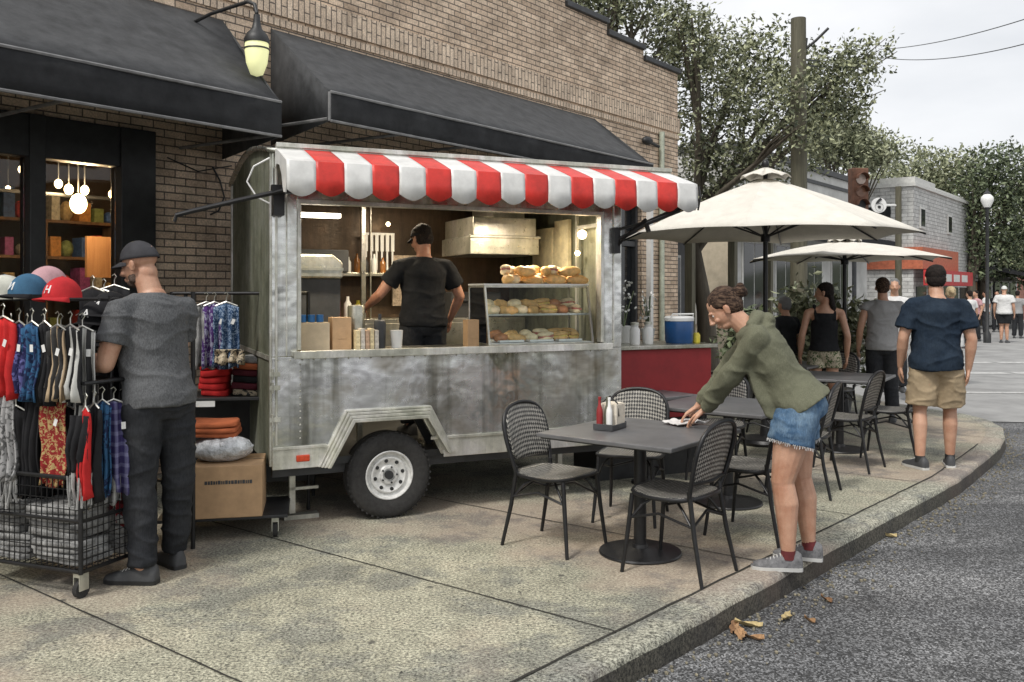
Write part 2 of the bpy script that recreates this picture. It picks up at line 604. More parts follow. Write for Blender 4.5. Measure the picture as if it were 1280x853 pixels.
M = {}
def mats():
    M['pave'] = m_concrete('concrete_pavement')
    M['kerb'] = m_concrete('kerb_stone', (.34, .335, .27), 1.0)
    M['road'] = m_asphalt('asphalt')
    M['roadfar'] = plain('old_pale_asphalt', (.27, .27, .265), .9, var=.25, scale=1.5, bscale=60)
    M['joint'] = plain('joint_dirt', (.025, .024, .02), .95)
    M['paint'] = plain('worn_road_paint', (.43, .43, .42), .85, var=.35, scale=9)
    M['brick'] = m_brick('tan_brick', (.80, .63, .47), (.56, .42, .30), (.17, .14, .115))
    M['brickv'] = m_brick('tan_soldier_brick', (.82, .66, .50), (.64, .50, .37), (.17, .14, .115), vertical=True, bw=.23, rh=.07)
    M['brickg'] = m_brick('grey_painted_brick', (.62, .62, .6), (.5, .5, .48), (.15, .15, .145), bw=.4, rh=.14)
    M['awn'] = fabric('charcoal_canvas', (.072, .074, .077), var=.25)
    M['dark'] = plain('black_paint', (.022, .023, .024), .5, var=.4)
    M['dark2'] = plain('dark_grey_paint', (.05, .052, .055), .6, var=.3)
    M['blackmetal'] = plain('black_powder_coat', (.018, .018, .019), .38, .3, var=.3, scale=30)
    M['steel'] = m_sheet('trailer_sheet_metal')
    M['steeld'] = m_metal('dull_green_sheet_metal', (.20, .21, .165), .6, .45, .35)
    M['alu'] = m_metal('bare_aluminium_trim', (.66, .66, .63), .36, .3, .7)
    M['stainless'] = m_metal('stainless_steel', (.55, .54, .5), .3, .25, .9)
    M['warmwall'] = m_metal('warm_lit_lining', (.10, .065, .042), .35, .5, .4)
    M['rubber'] = plain('tyre_rubber', (.028, .027, .026), .85, var=.4, scale=40, bump=.5, bdist=.01)
    M['rim'] = plain('white_wheel_paint', (.62, .62, .6), .4, .1, var=.25, scale=30)
    M['red'] = fabric('red_canvas', (.62, .028, .018), var=.18)
    M['vred'] = plain('red_vinyl', (.60, .035, .025), .4, var=.28, scale=7, bump=.25, bscale=300)
    M['vwhite'] = plain('white_vinyl', (.66, .66, .64), .4, var=.16, scale=7, bump=.25, bscale=300)
    M['white'] = fabric('white_canvas', (.74, .74, .72), var=.1)
    M['cream'] = fabric('cream_umbrella_canvas', (.70, .67, .60), var=.08)
    M['redpaint'] = plain('dark_red_paint', (.27, .018, .02), .6, var=.22, scale=5)
    M['whiteplastic'] = plain('white_plastic', (.72, .72, .7), .4, var=.08)
    M['blueplastic'] = plain('blue_plastic', (.018, .13, .36), .35, var=.15)
    M['amber'] = plain('amber_red_lens', (.55, .06, .02), .2, var=.2, scale=60)
    M['cardboard'] = plain('cardboard', (.45, .29, .16), .85, var=.12, scale=14)
    M['carton2'] = plain('pale_carton', (.55, .45, .31), .8, var=.15)
    M['tabletop'] = plain('dark_grey_tabletop', (.115, .115, .118), .38, var=.25, scale=6, bump=.1)
    M['weave'] = m_weave('woven_seat')
    M['glass'] = glassy('clear_glass', op=.03, ior=1.2)
    M['shopglass'] = glassy('shop_glass', (.82, .82, .8), .02, .1, 1.3)
    M['darkglass'] = plain('dark_window_glass', (.02, .022, .024), .08, var=.3, bump=0)
    M['bulb'] = glow('warm_bulb', (1.0, .78, .45), 9)
    M['tubelamp'] = glow('lit_tube', (1.0, .9, .7), 7)
    M['lanternglass'] = glow('lantern_glass', (.80, .80, .42), .32)
    M['wood'] = m_wood('brown_wood', (.09, .045, .022), (.22, .12, .06))
    M['orangewood'] = m_wood('orange_wood', (.28, .13, .05), (.42, .22, .1))
    M['pole'] = m_wood('weathered_pole', (.05, .047, .03), (.13, .12, .08))
    M['bark'] = m_wood('bark', (.05, .042, .03), (.13, .11, .08), .6)
    M['leaf'] = m_leaf('street_tree_leaf', (.02, .032, .012), (.40, .42, .25))
    M['leafd'] = m_leaf('dark_tree_leaf', (.014, .025, .012), (.19, .23, .12))
    M['leafl'] = m_leaf('pale_tree_leaf', (.05, .065, .028), (.42, .44, .28))
    M['flower'] = m_leaf('white_blossom', (.45, .45, .42), (.8, .8, .76))
    M['skin'] = None
mats()
def m_skin(name, c):
    t = NT(name)
    n1 = t.noise(9, 5, .6)
    n2 = t.noise(160, 3)
    col = t.ramp(n1, [(.3, (c[0] * .8, c[1] * .68, c[2] * .62)), (.55, c), (.75, tuple(min(1, x * 1.12) for x in c))])
    col = t.mix(col, t.ramp(n2, [(.3, .82), (.7, 1.08)]), .5, 'MULTIPLY')
    t.set(col, .5)
    t.b.inputs["Subsurface Weight"].default_value = .08
    t.b.inputs["Subsurface Radius"].default_value = (.02, .008, .004)
    t.bump(n2, .12, .002)
    return t.m
M['skin'] = m_skin('fair_tanned_skin', (.50, .29, .195))
M['skin2'] = m_skin('ruddy_skin', (.46, .24, .165))
# ================================================================ GROUND
def offset_line(pts, d):
    out = []
    for i, p in enumerate(pts):
        a = pts[max(i - 1, 0)]
        b = pts[min(i + 1, len(pts) - 1)]
        t = (b - a).normalized()
        out.append(p + Vector((-t.y, t.x, 0)) * d)
    return out
K0 = Vector((.43, 3.81, 0))
KD = Vector((.664, .748, 0))
kerb_line = [K0 - KD * 9, K0 - KD * 2, K0, K0 + KD * 3.0, K0 + KD * 5.0, Vector((4.42, 8.42, 0)), Vector((5.0, 9.2, 0)),
             Vector((5.42, 9.85, 0)), Vector((5.72, 10.45, 0)), Vector((5.88, 11.0, 0)), Vector((5.86, 11.6, 0)), Vector((5.62, 12.2, 0)),
             Vector((5.35, 13.0, 0)), Vector((5.35, 14.5, 0)), Vector((5.7, 16.5, 0)), Vector((4.0, 20.0, 0)), Vector((-4, 26, 0))]
# densify for an uneven worn edge
def dens(pts, step=.12):
    out = []
    for a, b in zip(pts[:-1], pts[1:]):
        n = max(1, int((b - a).length / step))
        for k in range(n):
            out.append(a.lerp(b, k / n))
    out.append(pts[-1])
    return out
kl = dens(kerb_line)
for p in kl:
    p += Vector((noise.noise(p * 2.3), noise.noise(p * 2.3 + Vector((9, 0, 0))), 0)) * .012
inner = offset_line(kl, .19)
b = MB()
g = [(Vector((q.x, q.y, 0.0))) for q in inner]
vs = [b.bm.verts.new(q) for q in g] + [b.bm.verts.new(Vector(q)) for q in ((-30, 26, 0), (-30, -12, 0), (-6.5, -12, 0))]
b._f(vs)
bmesh.ops.triangulate(b.bm, faces=b.bm.faces[:])
pv = b.obj('pavement', M['pave'])
tag(pv, kind='structure')
b = MB()
prof = [(0.19, -.02), (0.19, .0), (.178, .004), (.03, .006), (.008, -.004), (0.0, -.03), (-.012, -.2)]
rings = []
for j, (d, z) in enumerate(prof):
    ln = offset_line(kl, d)
    rings.append([Vector((q.x, q.y, z + .004 * noise.noise(q * 9 + Vector((0, 0, j))))) + Vector((0.012 * noise.noise(q * 6 + Vector((3, j, 0))) if j > 2 else 0, 0, 0)) for q in ln])
for i in range(len(rings) - 1):
    for k in range(len(kl) - 1):
        pass
gv = [[b.bm.verts.new(p) for p in r] for r in rings]
for i in range(len(gv) - 1):
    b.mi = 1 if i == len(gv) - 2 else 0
    for k in range(len(kl) - 1):
        b._f([gv[i][k], gv[i][k + 1], gv[i + 1][k + 1], gv[i + 1][k]])
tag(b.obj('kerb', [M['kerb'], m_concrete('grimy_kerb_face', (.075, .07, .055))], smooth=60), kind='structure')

b = MB()
b.quad((-300, -60, -.13), (300, -60, -.13), (300, 14.5, -.13), (-300, 14.5, -.13))
tag(b.obj('road', M['road']), kind='structure')
b = MB()
b.quad((-300, 14.0, -.126), (300, 14.0, -.126), (300, 600, -.126), (-300, 600, -.126))
tag(b.obj('side_street', M['roadfar']), kind='structure')
b = MB()
b.quad((5.6, 11.9, -.122), (14, 10.5, -.122), (14, 14.2, -.122), (5.4, 14.2, -.122))
tag(b.obj('road_apron', M['roadfar']), kind='structure')
# crosswalk bars and stop line
b = MB()
for y0, y1 in ((18.6, 19.0), (21.4, 21.8)):
    for k in range(14):
        x0 = 8.2 + k * 1.15
        b.quad((x0, y0, -.120), (x0 + 1.0, y0 - .02, -.120), (x0 + 1.02, y1, -.120), (x0 + .02, y1 + .02, -.120))
b.quad((6.3, 15.1, -.120), (13, 14.9, -.120), (13, 15.1, -.120), (6.3, 15.3, -.120))
tag(b.obj('crosswalk_markings', M['paint']), kind='structure')

# joints between the pavement slabs
b = MB()
def strip(p, q, w=.012, z=.0045):
    p, q = Vector(p), Vector(q)
    n = max(2, int((q - p).length / .1))
    t = (q - p).normalized()
    s = Vector((-t.y, t.x, 0))
    prev = None
    for k in range(n + 1):
        c = p.lerp(q, k / n) + s * (.006 * noise.noise(p.lerp(q, k / n) * 5))
        ww = w * (.7 + .6 * abs(noise.noise(c * 8)))
        cur = (b.bm.verts.new(c + s * ww * .5 + Vector((0, 0, z))), b.bm.verts.new(c - s * ww * .5 + Vector((0, 0, z))))
        if prev:
            b._f([prev[0], prev[1], cur[1], cur[0]])
        prev = cur
for o_ in (-2.85, -1.4, 0, 1.45, 2.9, 4.35, 5.8, 7.25):
    base = Vector((.483, 4.17, 0)) + U * o_
    # meet the kerb joint
    t0 = (Vector((.135, 3.796, 0)) - base)
    den = KD.x * V.y - KD.y * V.x
    s_ = (t0.x * KD.y - t0.y * KD.x) / (V.x * KD.y - V.y * KD.x)
    st = base + V * s_
    strip(st, st + V * 5.5)
ln = offset_line(kerb_line[:7], .2)
for p, q in zip(ln[:-1], ln[1:]):
    strip(p, q, .016, .0048)
strip(Vector((-1.2, 4.75, 0)) + V * 3.1 - U * 4, Vector((-1.2, 4.75, 0)) + V * 3.1 + U * 11)
tag(b.obj('pavement_joints', M['joint']), kind='structure')

# far ground and hill closing the street
b = MB()
def hill(u, v):
    x = -160 + 420 * u
    y = 130 + 120 * v
    return (x, y, 15 * math.sin(PI * min(1, v * .9)) * (.7 + .5 * noise.noise(Vector((x * .012, y * .02, 0)))) - .3)
b.grid(hill, 40, 10)
tag(b.obj('wooded_hill', plain('hill_green', (.07, .085, .045), .95, var=.5, scale=.2), smooth=180), kind='structure')

# ================================================================ BRICK BUILDING
bb = thing('brick_building', (0, 0, 0), R(STREET), 'two storey tan brick building with dark awnings behind the food trailer', 'building')
F = 7.2          # street face of the wall
def wallbox(u0, u1, z0, z1, name='wall', m='brick', v0=F, v1=F + .3):
    b = MB()
    b.bx(u0, u1, v0, v1, z0, z1)
    return b.obj(name, M[m], bb)
b = MB()
for u0, u1, z0, z1 in ((-9, -4.2, 0, 4.27), (4.17, 5.3, 0, 4.27), (10.9, 11.35, 0, 4.27), (12.55, 13.75, 0, 4.27)):
    b.bx(u0, u1, F, F + .3, z0, z1)
for u0, u1, z0, z1 in ((-4.2, 4.17, 2.95, 4.27), (5.3, 10.9, 2.95, 4.27), (11.35, 12.55, 2.95, 4.27), (5.3, 10.9, 0, .5)):
    b.bx(u0, u1, F, F + .3, z0, z1)
b.bx(-9, 10.4, F + .005, F + .3, 4.52, 5.75)
b.bx(10.4, 11.5, F + .005, F + .3, 4.52, 5.60)
b.bx(11.5, 12.6, F + .005, F + .3, 4.52, 5.44)
b.bx(12.6, 13.75, F + .005, F + .3, 4.52, 5.28)
b.bx(13.45, 13.75, F + .3, 16, 0, 5.1)
b.bx(-9, 13.45, 15.7, 16, 0, 5.1)
b.obj('wall', M['brick'], bb)
b = MB()
b.bx(-9, 13.78, F - .03, F + .3, 4.272, 4.518)
b.obj('soldier_course', M['brickv'], bb)
b = MB()
for u0, u1, z in ((-9, 10.4, 5.75), (10.4, 11.5, 5.60), (11.5, 12.6, 5.44), (12.6, 13.8, 5.28)):
    b.bx(u0 + .002, u1, F - .05, F + .36, z + .002, z + .085)
b.obj('coping', M['dark2'], bb, bevel=.01)
b = MB()
b.bx(-9, 13.4, F + .31, 15.69, 5.0, 5.1)
b.obj('roof', M['dark2'], bb)
# brick projecting sill courses
b = MB()
b.bx(4.175, 13.77, F - .02, F - .001, 3.55 + .62, 3.55 + .69)
b.obj('brick_ledge', M['brickv'], bb)

# shop interior left (dark timber shop front, lit shelves)
sf = MB()
for u0, u1 in ((-4.2, -4.05), (.9, 1.02), (3.13, 3.25), (3.86, 4.168)):
    sf.bx(u0, u1, F - .06, F + .12, 0, 2.949)
sf.bx(-4.05, 3.86, F - .04, F + .1, 2.62, 2.948)
sf.bx(-4.05, 3.86, F - .03, F + .08, 0, .55)
sf.bx(-4.05, 3.86, F - .045, F + .1, .552, .62)
front = sf.obj('shop_front', M['dark'], bb, bevel=.006)
sg = MB()
sg.bx(-4.04, .895, F + .03, F + .04, .622, 2.618)
sg.bx(1.025, 3.125, F + .03, F + .04, .622, 2.618)
sg.bx(3.255, 3.855, F + .03, F + .04, .622, 2.618)
sg.obj('shop_window', M['shopglass'], bb)
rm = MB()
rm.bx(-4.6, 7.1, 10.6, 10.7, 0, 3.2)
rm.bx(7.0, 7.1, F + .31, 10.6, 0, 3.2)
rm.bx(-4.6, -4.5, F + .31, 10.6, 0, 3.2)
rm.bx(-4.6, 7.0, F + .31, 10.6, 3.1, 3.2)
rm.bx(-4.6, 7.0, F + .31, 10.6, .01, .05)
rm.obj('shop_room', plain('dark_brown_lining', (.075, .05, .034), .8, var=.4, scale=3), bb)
# shelving inside with rows of goods
sh = MB()
for z in (.6, 1.05, 1.5, 1.92, 2.3):
    sh.bx(-1.5, 6.6, 9.5, 9.85, z, z + .03)
for u in (-1.5, .4, 2.2, 3.5, 4.3, 5.1, 5.9, 6.6):
    sh.bx(u, u + .04, 9.5, 9.85, .05, 2.3)
sh.obj('wooden_shelf', M['wood'], bb)
goods = [(.5, .05, .04), (.42, .3, .14), (.06, .12, .3), (.45, .42, .34), (.2, .24, .08), (.28, .06, .2), (.5, .22, .05)]
for gi, gc in enumerate(goods):
    gb = MB()
    for z in (.63, 1.08, 1.53, 1.95, 2.33):
        for k in range(52):
            if (k * 5 + int(z * 10)) % len(goods) == gi:
                u = -1.4 + k * .154
                h_ = random.uniform(.14, .32)
                w_ = random.uniform(.06, .13)
                if k % 3 == 0:
                    gb.ell((u, 9.66, z + h_ * .4), (w_ * .6, .08, h_ * .4), seg=10, rings=6)
                else:
                    gb.bx(u - w_ / 2, u + w_ / 2, 9.56, 9.78, z + .001, z + h_)
    o_ = gb.obj('shelf_goods', plain('goods_%d' % gi, gc, .6, var=.5, scale=25), bb, bevel=.008)
    o_['kind'] = 'stuff'
gb = MB()
gb.bx(4.3, 4.75, 8.6, 8.64, 1.72, 2.12)
gb.obj('wooden_display_board', M['orangewood'], bb)
for px, py, s in ((73, 230, .035), (86, 237, .04), (106, 238, .036), (140, 243, .03), (98, 255, .075), (27, 212, .03), (10, 236, .022)):
    p = at(px, py, 8.4)
    lu, lv = p.dot(U), p.dot(V)
    l_ = MB()
    l_.ell((lu, lv, p.z), (s, s, s * 1.25), seg=12, rings=8)
    bo = l_.obj('pendant_bulb', M['bulb'], bb, smooth=180)
    c_ = MB()
    c_.cyl((lu, lv, p.z + s * 1.2), (lu, lv, 3.1), .006, seg=6)
    c_.obj('cord', M['dark'], bo)
    if s > .034:
        ld = bpy.data.lights.new('bulb_light', 'POINT')
        ld.energy = 32 if s > .05 else 12
        ld.color = (1, .72, .42)
        ld.shadow_soft_size = s
        lo = bpy.data.objects.new('bulb_light', ld)
        COL.objects.link(lo)
        lo.parent = bb
        lo.location = (lu, lv - .12, p.z)
b = MB()
b.cyl((1.0, 8.0, 2.42), (4.6, 8.6, 2.5), .018, seg=8)
b.obj('track_rail', M['dark'], bb)

# shop window behind the trailer, and the dark door bay at the right
b = MB()
for u0, u1 in ((5.302, 5.38), (7.1, 7.18), (9.0, 9.08), (10.82, 10.898)):
    b.bx(u0, u1, F + .04, F + .16, .502, 2.948)
b.bx(5.38, 10.82, F + .05, F + .15, 2.87, 2.947)
b.bx(5.38, 10.82, F + .05, F + .15, .503, .6)
b.obj('window_frame', M['dark'], bb)
b = MB()
b.bx(5.38, 10.82, F + .09, F + .1, .6, 2.87)
b.obj('window', M['darkglass'], bb)
d = MB()
d.bx(11.352, 12.548, F + .16, F + .2, .0, 2.948)
dd = d.obj('door', M['darkglass'], bb)
d = MB()
for u0, u1 in ((11.353, 11.42), (11.93, 11.98), (12.48, 12.547)):
    d.bx(u0, u1, F + .08, F + .158, 0, 2.947)
d.bx(11.42, 12.48, F + .09, F + .157, 2.3, 2.38)
d.obj('door_frame', M['dark2'], bb)
d = MB()
d.bx(11.62, 11.80, F + .03, F + .06, 1.62, 1.86)
d.obj('lit_panel', glow('lit_panel_yellow', (.95, .85, .35), .9), bb)
d = MB()
d.cyl((13.1, F - .05, .0), (13.1, F - .05, 4.2), .045, seg=10)
d.obj('downpipe', plain('pale_green_paint', (.42, .45, .36), .6, var=.25), bb, smooth=40)
d = MB()
d.cyl((12.72, F - .04, .0), (12.72, F - .04, 2.9), .06, seg=4)
d.obj('pilaster_trim', M['whiteplastic'], bb)
# small black fixture high on the wall near the corner
d = MB()
d.ell((12.55, F - .09, 3.98), (.13, .07, .07), seg=12, rings=8)
d.cyl((12.6, F - .06, 3.98), (13.0, F - .05, 3.95), .025, seg=8)
d.obj('wall_fixture', M['dark'], bb, smooth=60)
# drooping cable left of the trailer
d = MB()
d.tube([(4.75, F - .01, 2.72), (4.82, F - .02, 2.6), (4.86, F - .03, 2.45), (4.80, F - .03, 2.32), (4.72, F - .02, 2.28)], .008, 6)
d.tube([(4.3, F - .012, 2.75), (4.6, F - .015, 2.66), (4.95, F - .012, 2.75)], .006, 6)
d.obj('cable', M['dark'], bb)

# ---- dark canvas awnings (fixed to the wall: parts of the building)
def awning(u0t, u0f, u1f, u1t, zt, zf, zb, vf):
    b = MB()
    T0, T1 = (u0t, F - .005, zt), (u1t, F - .005, zt)
    F0, F1 = (u0f, vf, zf), (u1f, vf, zf)
    nu, nv = 24, 6
    def sl(a, c):
        p = Vector(T0).lerp(Vector(T1), a)
        q = Vector(F0).lerp(Vector(F1), a)
        r = p.lerp(q, c)
        r.z += -.03 * math.sin(PI * c) * (0.6 + .4 * math.cos(a * 2 * PI * 5))
        return r
    b.grid(sl, nu, nv)
    # side cheeks
    b.quad(T0, F0, (u0f, vf, zb), (u0t, F - .005, zb))
    b.quad(T1, (u1t, F - .005, zb), (u1f, vf, zb), F1)
    aw = b.obj('awning', M['awn'], bb, smooth=30, solid=.012)
    b = MB()
    b.grid(lambda a, c: (u0f + (u1f - u0f) * a, vf - .008 - .006 * math.sin(a * 40), zf - .004 - (zf - zb) * c), 40, 3)
    b.obj('valance', M['awnv'], aw, smooth=40, solid=.01)
    b = MB()
    b.tube([(u0f, vf - .012, zf), (u1f, vf - .012, zf)], .013, 6)
    b.tube([(u0f, vf - .014, zb), (u1f, vf - .014, zb)], .012, 6)
    for k in range(7):
        u = u0f + (u1f - u0f) * k / 6
        b.tube([(u, F, zb + .05), (u, vf + .02, zb + .02)], .014, 6)
    b.tube([(u0f, vf, zf), (u0f, vf, zb)], .014, 6)
    b.obj('awning_frame', plain('grey_frame_paint', (.16, .16, .16), .5), aw)
    return aw
M['awnv'] = fabric('charcoal_valance_canvas', (.03, .031, .033), var=.25)
awning(5.4, 4.93, 10.35, 11.15, 4.12, 3.24, 3.0, 5.79)
awning(-5.5, -5.4, 4.43, 4.86, 4.07, 3.07, 2.80, 5.79)
# spot lamp under the left awning
b = MB()
p = at(58, 130, 7.3)
b.cyl((p.dot(U), p.dot(V), p.z + .02), (p.dot(U) - .1, p.dot(V), p.z - .05), .035, .05)
sp_ = b.obj('spot_lamp', M['orangewood'], bb)
b = MB()
b.ell((p.dot(U), p.dot(V) - .04, p.z - .0), .022, seg=8, rings=6)
b.obj('bulb', M['bulb'], sp_)

# ---- wall lantern between the two awnings
p = at(321, 60, 7.3)
wl_ = thing('wall_lantern', (p.x, p.y, p.z), R(STREET), 'bell shaped lantern with pale yellow glass hanging between the two dark awnings', 'lantern')
b = MB()
b.lathe([(.005, -.26), (.06, -.24), (.1, -.14), (.115, -.02), (.11, .06), (.09, .09)], seg=20)
b.obj('globe', M['lanternglass'], wl_, smooth=60)
b = MB()
b.lathe([(.118, .04), (.122, .075), (.10, .12), (.05, .17), (.035, .23), (.03, .30)], seg=20)
b.lathe([(.119, -.02), (.123, -.015), (.119, -.005)], seg=20)
b.obj('cap', M['dark'], wl_, smooth=50)
b = MB()
dv = F - p.dot(V)
b.tube([(0, 0, .28), (0, .03, .36), (0, .12, .4), (0, dv * .6, .4), (0, dv, .36)], .016, 8)
b.cyl((0, dv - .03, .36), (0, dv, .36), .06)
b.obj('bracket', M['dark'], wl_, smooth=50)
for c_ in wl_.children:
    if not c_.name.startswith('bracket'):
        c_.scale = (.84, .84, .9)
# ================================================================ FOOD TRAILER
TR = R(24.2)
TO = Vector((-1.587, 5.935, 0))
tr = thing('food_trailer', TO, TR, 'worn silver food trailer with a red and white striped awning over its serving hatch', 'food trailer')
def TW(x, y, z=0):
    return TO + Vector((x * math.cos(TR) - y * math.sin(TR), x * math.sin(TR) + y * math.cos(TR), z))
LX, WY = 2.68, 2.1
# lower side panel with the wheel opening
b = MB()
b.prism([(0, .42), (.405, .42), (.545, .69), (1.045, .69), (1.185, .42), (LX, .42), (LX, 1.145), (0, 1.145)], (0, 0, 0), (1, 0, 0), (0, 0, 1), (0, .035, 0))
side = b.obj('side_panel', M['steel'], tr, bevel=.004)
# seams, dents row of rivets
b = MB()
for k in range(34):
    b.ell((.04 + k * (LX - .08) / 33, -.001, 1.125), (.006, .004, .006), seg=6, rings=4)
for k in range(12):
    b.ell((.185, -.001, .6 + k * .045), (.006, .004, .006), seg=6, rings=4)
    b.ell((LX - .03, -.001, .5 + k * .055), (.006, .004, .006), seg=6, rings=4)
b.obj('rivets', M['alu'], side)
# bottom skirt trim
b = MB()
b.bx(0, .395, -.014, -.002, .40, .545)
b.bx(1.20, LX, -.014, -.002, .40, .545)
b.bx(1.10, LX, -.022, -.015, .53, .552)
b.bx(0, .36, -.022, -.015, .53, .552)
b.obj('skirt_trim', M['alu'], tr, bevel=.003)
# angular fender, three raised ribs
b = MB()
path = [(.355, .40), (.525, .715), (1.065, .715), (1.225, .44)]
def fender(off0, off1, y0, y1):
    cx, cz = .79, .40
    def sc(p, o):
        return (p[0] + (o if p[0] > cx else -o) * (.9 if p[1] < .6 else .62), p[1] + (o if p[1] > .6 else 0))
    pin = [sc(p, off0) for p in path]
    pout = [sc(p, off1) for p in path]
    for i in range(3):
        a, c, d_, e = pin[i], pin[i + 1], pout[i + 1], pout[i]
        b.prism([a, c, d_, e], (0, y0, 0), (1, 0, 0), (0, 0, 1), (0, y1 - y0, 0))
fender(-.02, .004, -.10, .03)
fender(.006, .024, -.075, .0)
fender(.026, .042, -.055, .0)
fender(.044, .058, -.03, .0)
b.obj('fender', M['alu'], tr, bevel=.003)
b = MB()
b.prism([(.36, .36), (.545, .69), (1.045, .69), (1.22, .36), (1.22, .9), (.36, .9)], (0, .28, 0), (1, 0, 0), (0, 0, 1), (0, .02, 0))
b.bx(.36, 1.22, .04, .3, .72, .74)
b.obj('wheel_well', M['dark'], tr)
# posts, header, sill
b = MB()
b.bx(0, .165, .0, .05, 1.147, 2.5)
b.bx(2.515, LX, .0, .05, 1.147, 2.5)
b.bx(.165, 2.515, .002, .05, 2.2, 2.5)
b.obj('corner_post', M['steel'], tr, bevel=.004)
b = MB()
b.bx(.165, .19, -.012, .055, 1.19, 2.2)
b.bx(2.49, 2.515, -.012, .055, 1.19, 2.2)
b.bx(.165, 2.515, -.014, .055, 2.17, 2.2)
b.bx(.02, .035, -.012, 0, .56, 2.48)
b.bx(.09, .1, -.008, 0, 1.15, 2.48)
b.bx(2.6, 2.612, -.008, 0, 1.15, 2.48)
b.obj('hatch_frame', M['alu'], tr, bevel=.003)
b = MB()
b.bx(.13, 2.56, -.07, .06, 1.15, 1.182)
b.bx(.13, 2.56, -.078, -.071, 1.135, 1.186)
b.obj('sill', M['alu'], tr, bevel=.004)
b = MB()
b.bx(.06, 2.62, .062, .50, 1.13, 1.17)
b.obj('counter', M['stainless'], tr)
# end walls, back wall, floor, arched roof
def arch(y):
    return 2.5 + .13 * math.sin(PI * min(1, max(0, y / WY)))
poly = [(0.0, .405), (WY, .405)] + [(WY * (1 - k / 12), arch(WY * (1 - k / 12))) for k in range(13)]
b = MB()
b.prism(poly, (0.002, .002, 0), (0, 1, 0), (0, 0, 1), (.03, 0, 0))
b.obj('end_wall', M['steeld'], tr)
b = MB()
b.bx(-.012, .0, .02, .05, .42, 2.5)
b.bx(-.012, .0, WY - .05, WY, .42, 2.5)
b.bx(-.01, .0, .05, WY - .05, 1.12, 1.15)
b.obj('end_trim', M['alu'], tr)
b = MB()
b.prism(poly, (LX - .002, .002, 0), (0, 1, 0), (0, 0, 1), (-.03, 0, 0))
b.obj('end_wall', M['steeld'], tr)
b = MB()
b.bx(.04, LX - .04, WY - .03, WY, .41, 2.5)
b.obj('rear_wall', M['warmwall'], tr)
b = MB()
b.bx(.04, LX - .04, .04, WY - .03, .402, .45)
b.obj('floor_panel', M['dark'], tr)
b = MB()
b.grid(lambda a, c: (-.03 + (LX + .06) * a, -.02 + (WY + .04) * c, arch(WY * c) + .012), 1, 16)
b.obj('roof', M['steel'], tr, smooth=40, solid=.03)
b = MB()
b.bx(.02, 3.12, -.035, -.003, 2.505, 2.56)
b.bx(.02, 3.12, -.05, -.036, 2.535, 2.565)
b.obj('roof_rail', M['alu'], tr, bevel=.003)
# chassis
b = MB()
b.bx(.02, LX - .02, .1, .16, .33, .40)
b.bx(.02, LX - .02, WY - .2, WY - .14, .33, .40)
for x in (.1, .8, 1.6, 2.5):
    b.bx(x, x + .05, .161, WY - .201, .34, .39)
b.cyl((.803, .1, .3), (.803, WY - .1, .3), .03)
b.bx(-.35, .02, 1.0, 1.06, .34, .39)
b.obj('chassis', M['dark2'], tr)
b = MB()
b.bx(.16, .2, .25, .29, .04, .34)
b.bx(.12, .36, .23, .31, .0, .03)
b.bx(.16, .36, .25, .28, .2, .22)
b.obj('stabiliser', M['alu'], tr)
b = MB(); b.bx(2.3, 2.34, .35, .39, .0, .34); b.bx(2.26, 2.38, .31, .43, 0, .02)
b.obj('stabiliser', M['alu'], tr)
# wheel
whl = thing('wheel', (.803, .075, .30)); whl.parent = tr
def ylathe(b, prof, seg=48):
    rings = []
    for r, y in prof:
        rings.append([Vector((r * math.cos(2 * PI * k / seg), y, r * math.sin(2 * PI * k / seg))) for k in range(seg)])
    return b.loft(rings, closed_ends=False)
b = MB()
ylathe(b, [(.165, -.06), (.175, -.078), (.2, -.09), (.24, -.096), (.27, -.092), (.285, -.082), (.296, -.07), (.292, -.068), (.292, -.062), (.299, -.06), (.3, -.03), (.293, -.028), (.293, -.022), (.3, -.02),
           (.3, .02), (.293, .022), (.293, .028), (.3, .03), (.296, .07), (.27, .092), (.2, .09), (.165, .07)])
for k in range(44):
    a = 2 * PI * k / 44
    b.box((.297 * math.cos(a), -.072, .297 * math.sin(a)), (.012, .018, .014), Matrix.Rotation(-a, 3, 'Y'))
b.obj('tyre', M['rubber'], whl, smooth=35)
b = MB()
ylathe(b, [(.168, .05), (.168, -.07), (.172, -.078), (.166, -.082), (.158, -.078), (.150, -.055), (.132, -.05), (.128, -.062), (.118, -.066), (.085, -.052), (.07, -.052), (.062, -.062), (.045, -.064), (.042, -.05), (.03, -.05), (.0001, -.05)])
b.mi = 1
for k in range(8):
    a = 2 * PI * k / 8 + .2
    c = Vector((.101 * math.cos(a), -.0605, .101 * math.sin(a)))
    b.cyl(c + Vector((0, -.0035, 0)), c + Vector((0, .004, 0)), .0135, seg=10)
for k in range(5):
    a = 2 * PI * k / 5
    c = Vector((.056 * math.cos(a), -.06, .056 * math.sin(a)))
    b.cyl(c + Vector((0, -.012, 0)), c + Vector((0, .004, 0)), .007, seg=6)
b.cyl((0, -.075, 0), (0, -.04, 0), .03, .03, 16)
b.obj('rim', [M['rim'], M['dark']], whl, smooth=30, bevel=0)
# side lamp
b = MB()
b.bx(.155, .245, -.028, -.014, .445, .49)
b.obj('side_lamp', M['amber'], tr, bevel=.01)
# latch things on the left corner
for z in (1.02, .93, .72):
    b = MB()
    b.bx(-.02, .05, -.025, -.013, z, z + .03)
    b.cyl((.0, -.02, z - .02), (.0, -.02, z + .05), .009, seg=8)
    b.obj('latch', M['alu'], tr)
# marks: dark brushed numbers-like scuffs are left to the metal itself

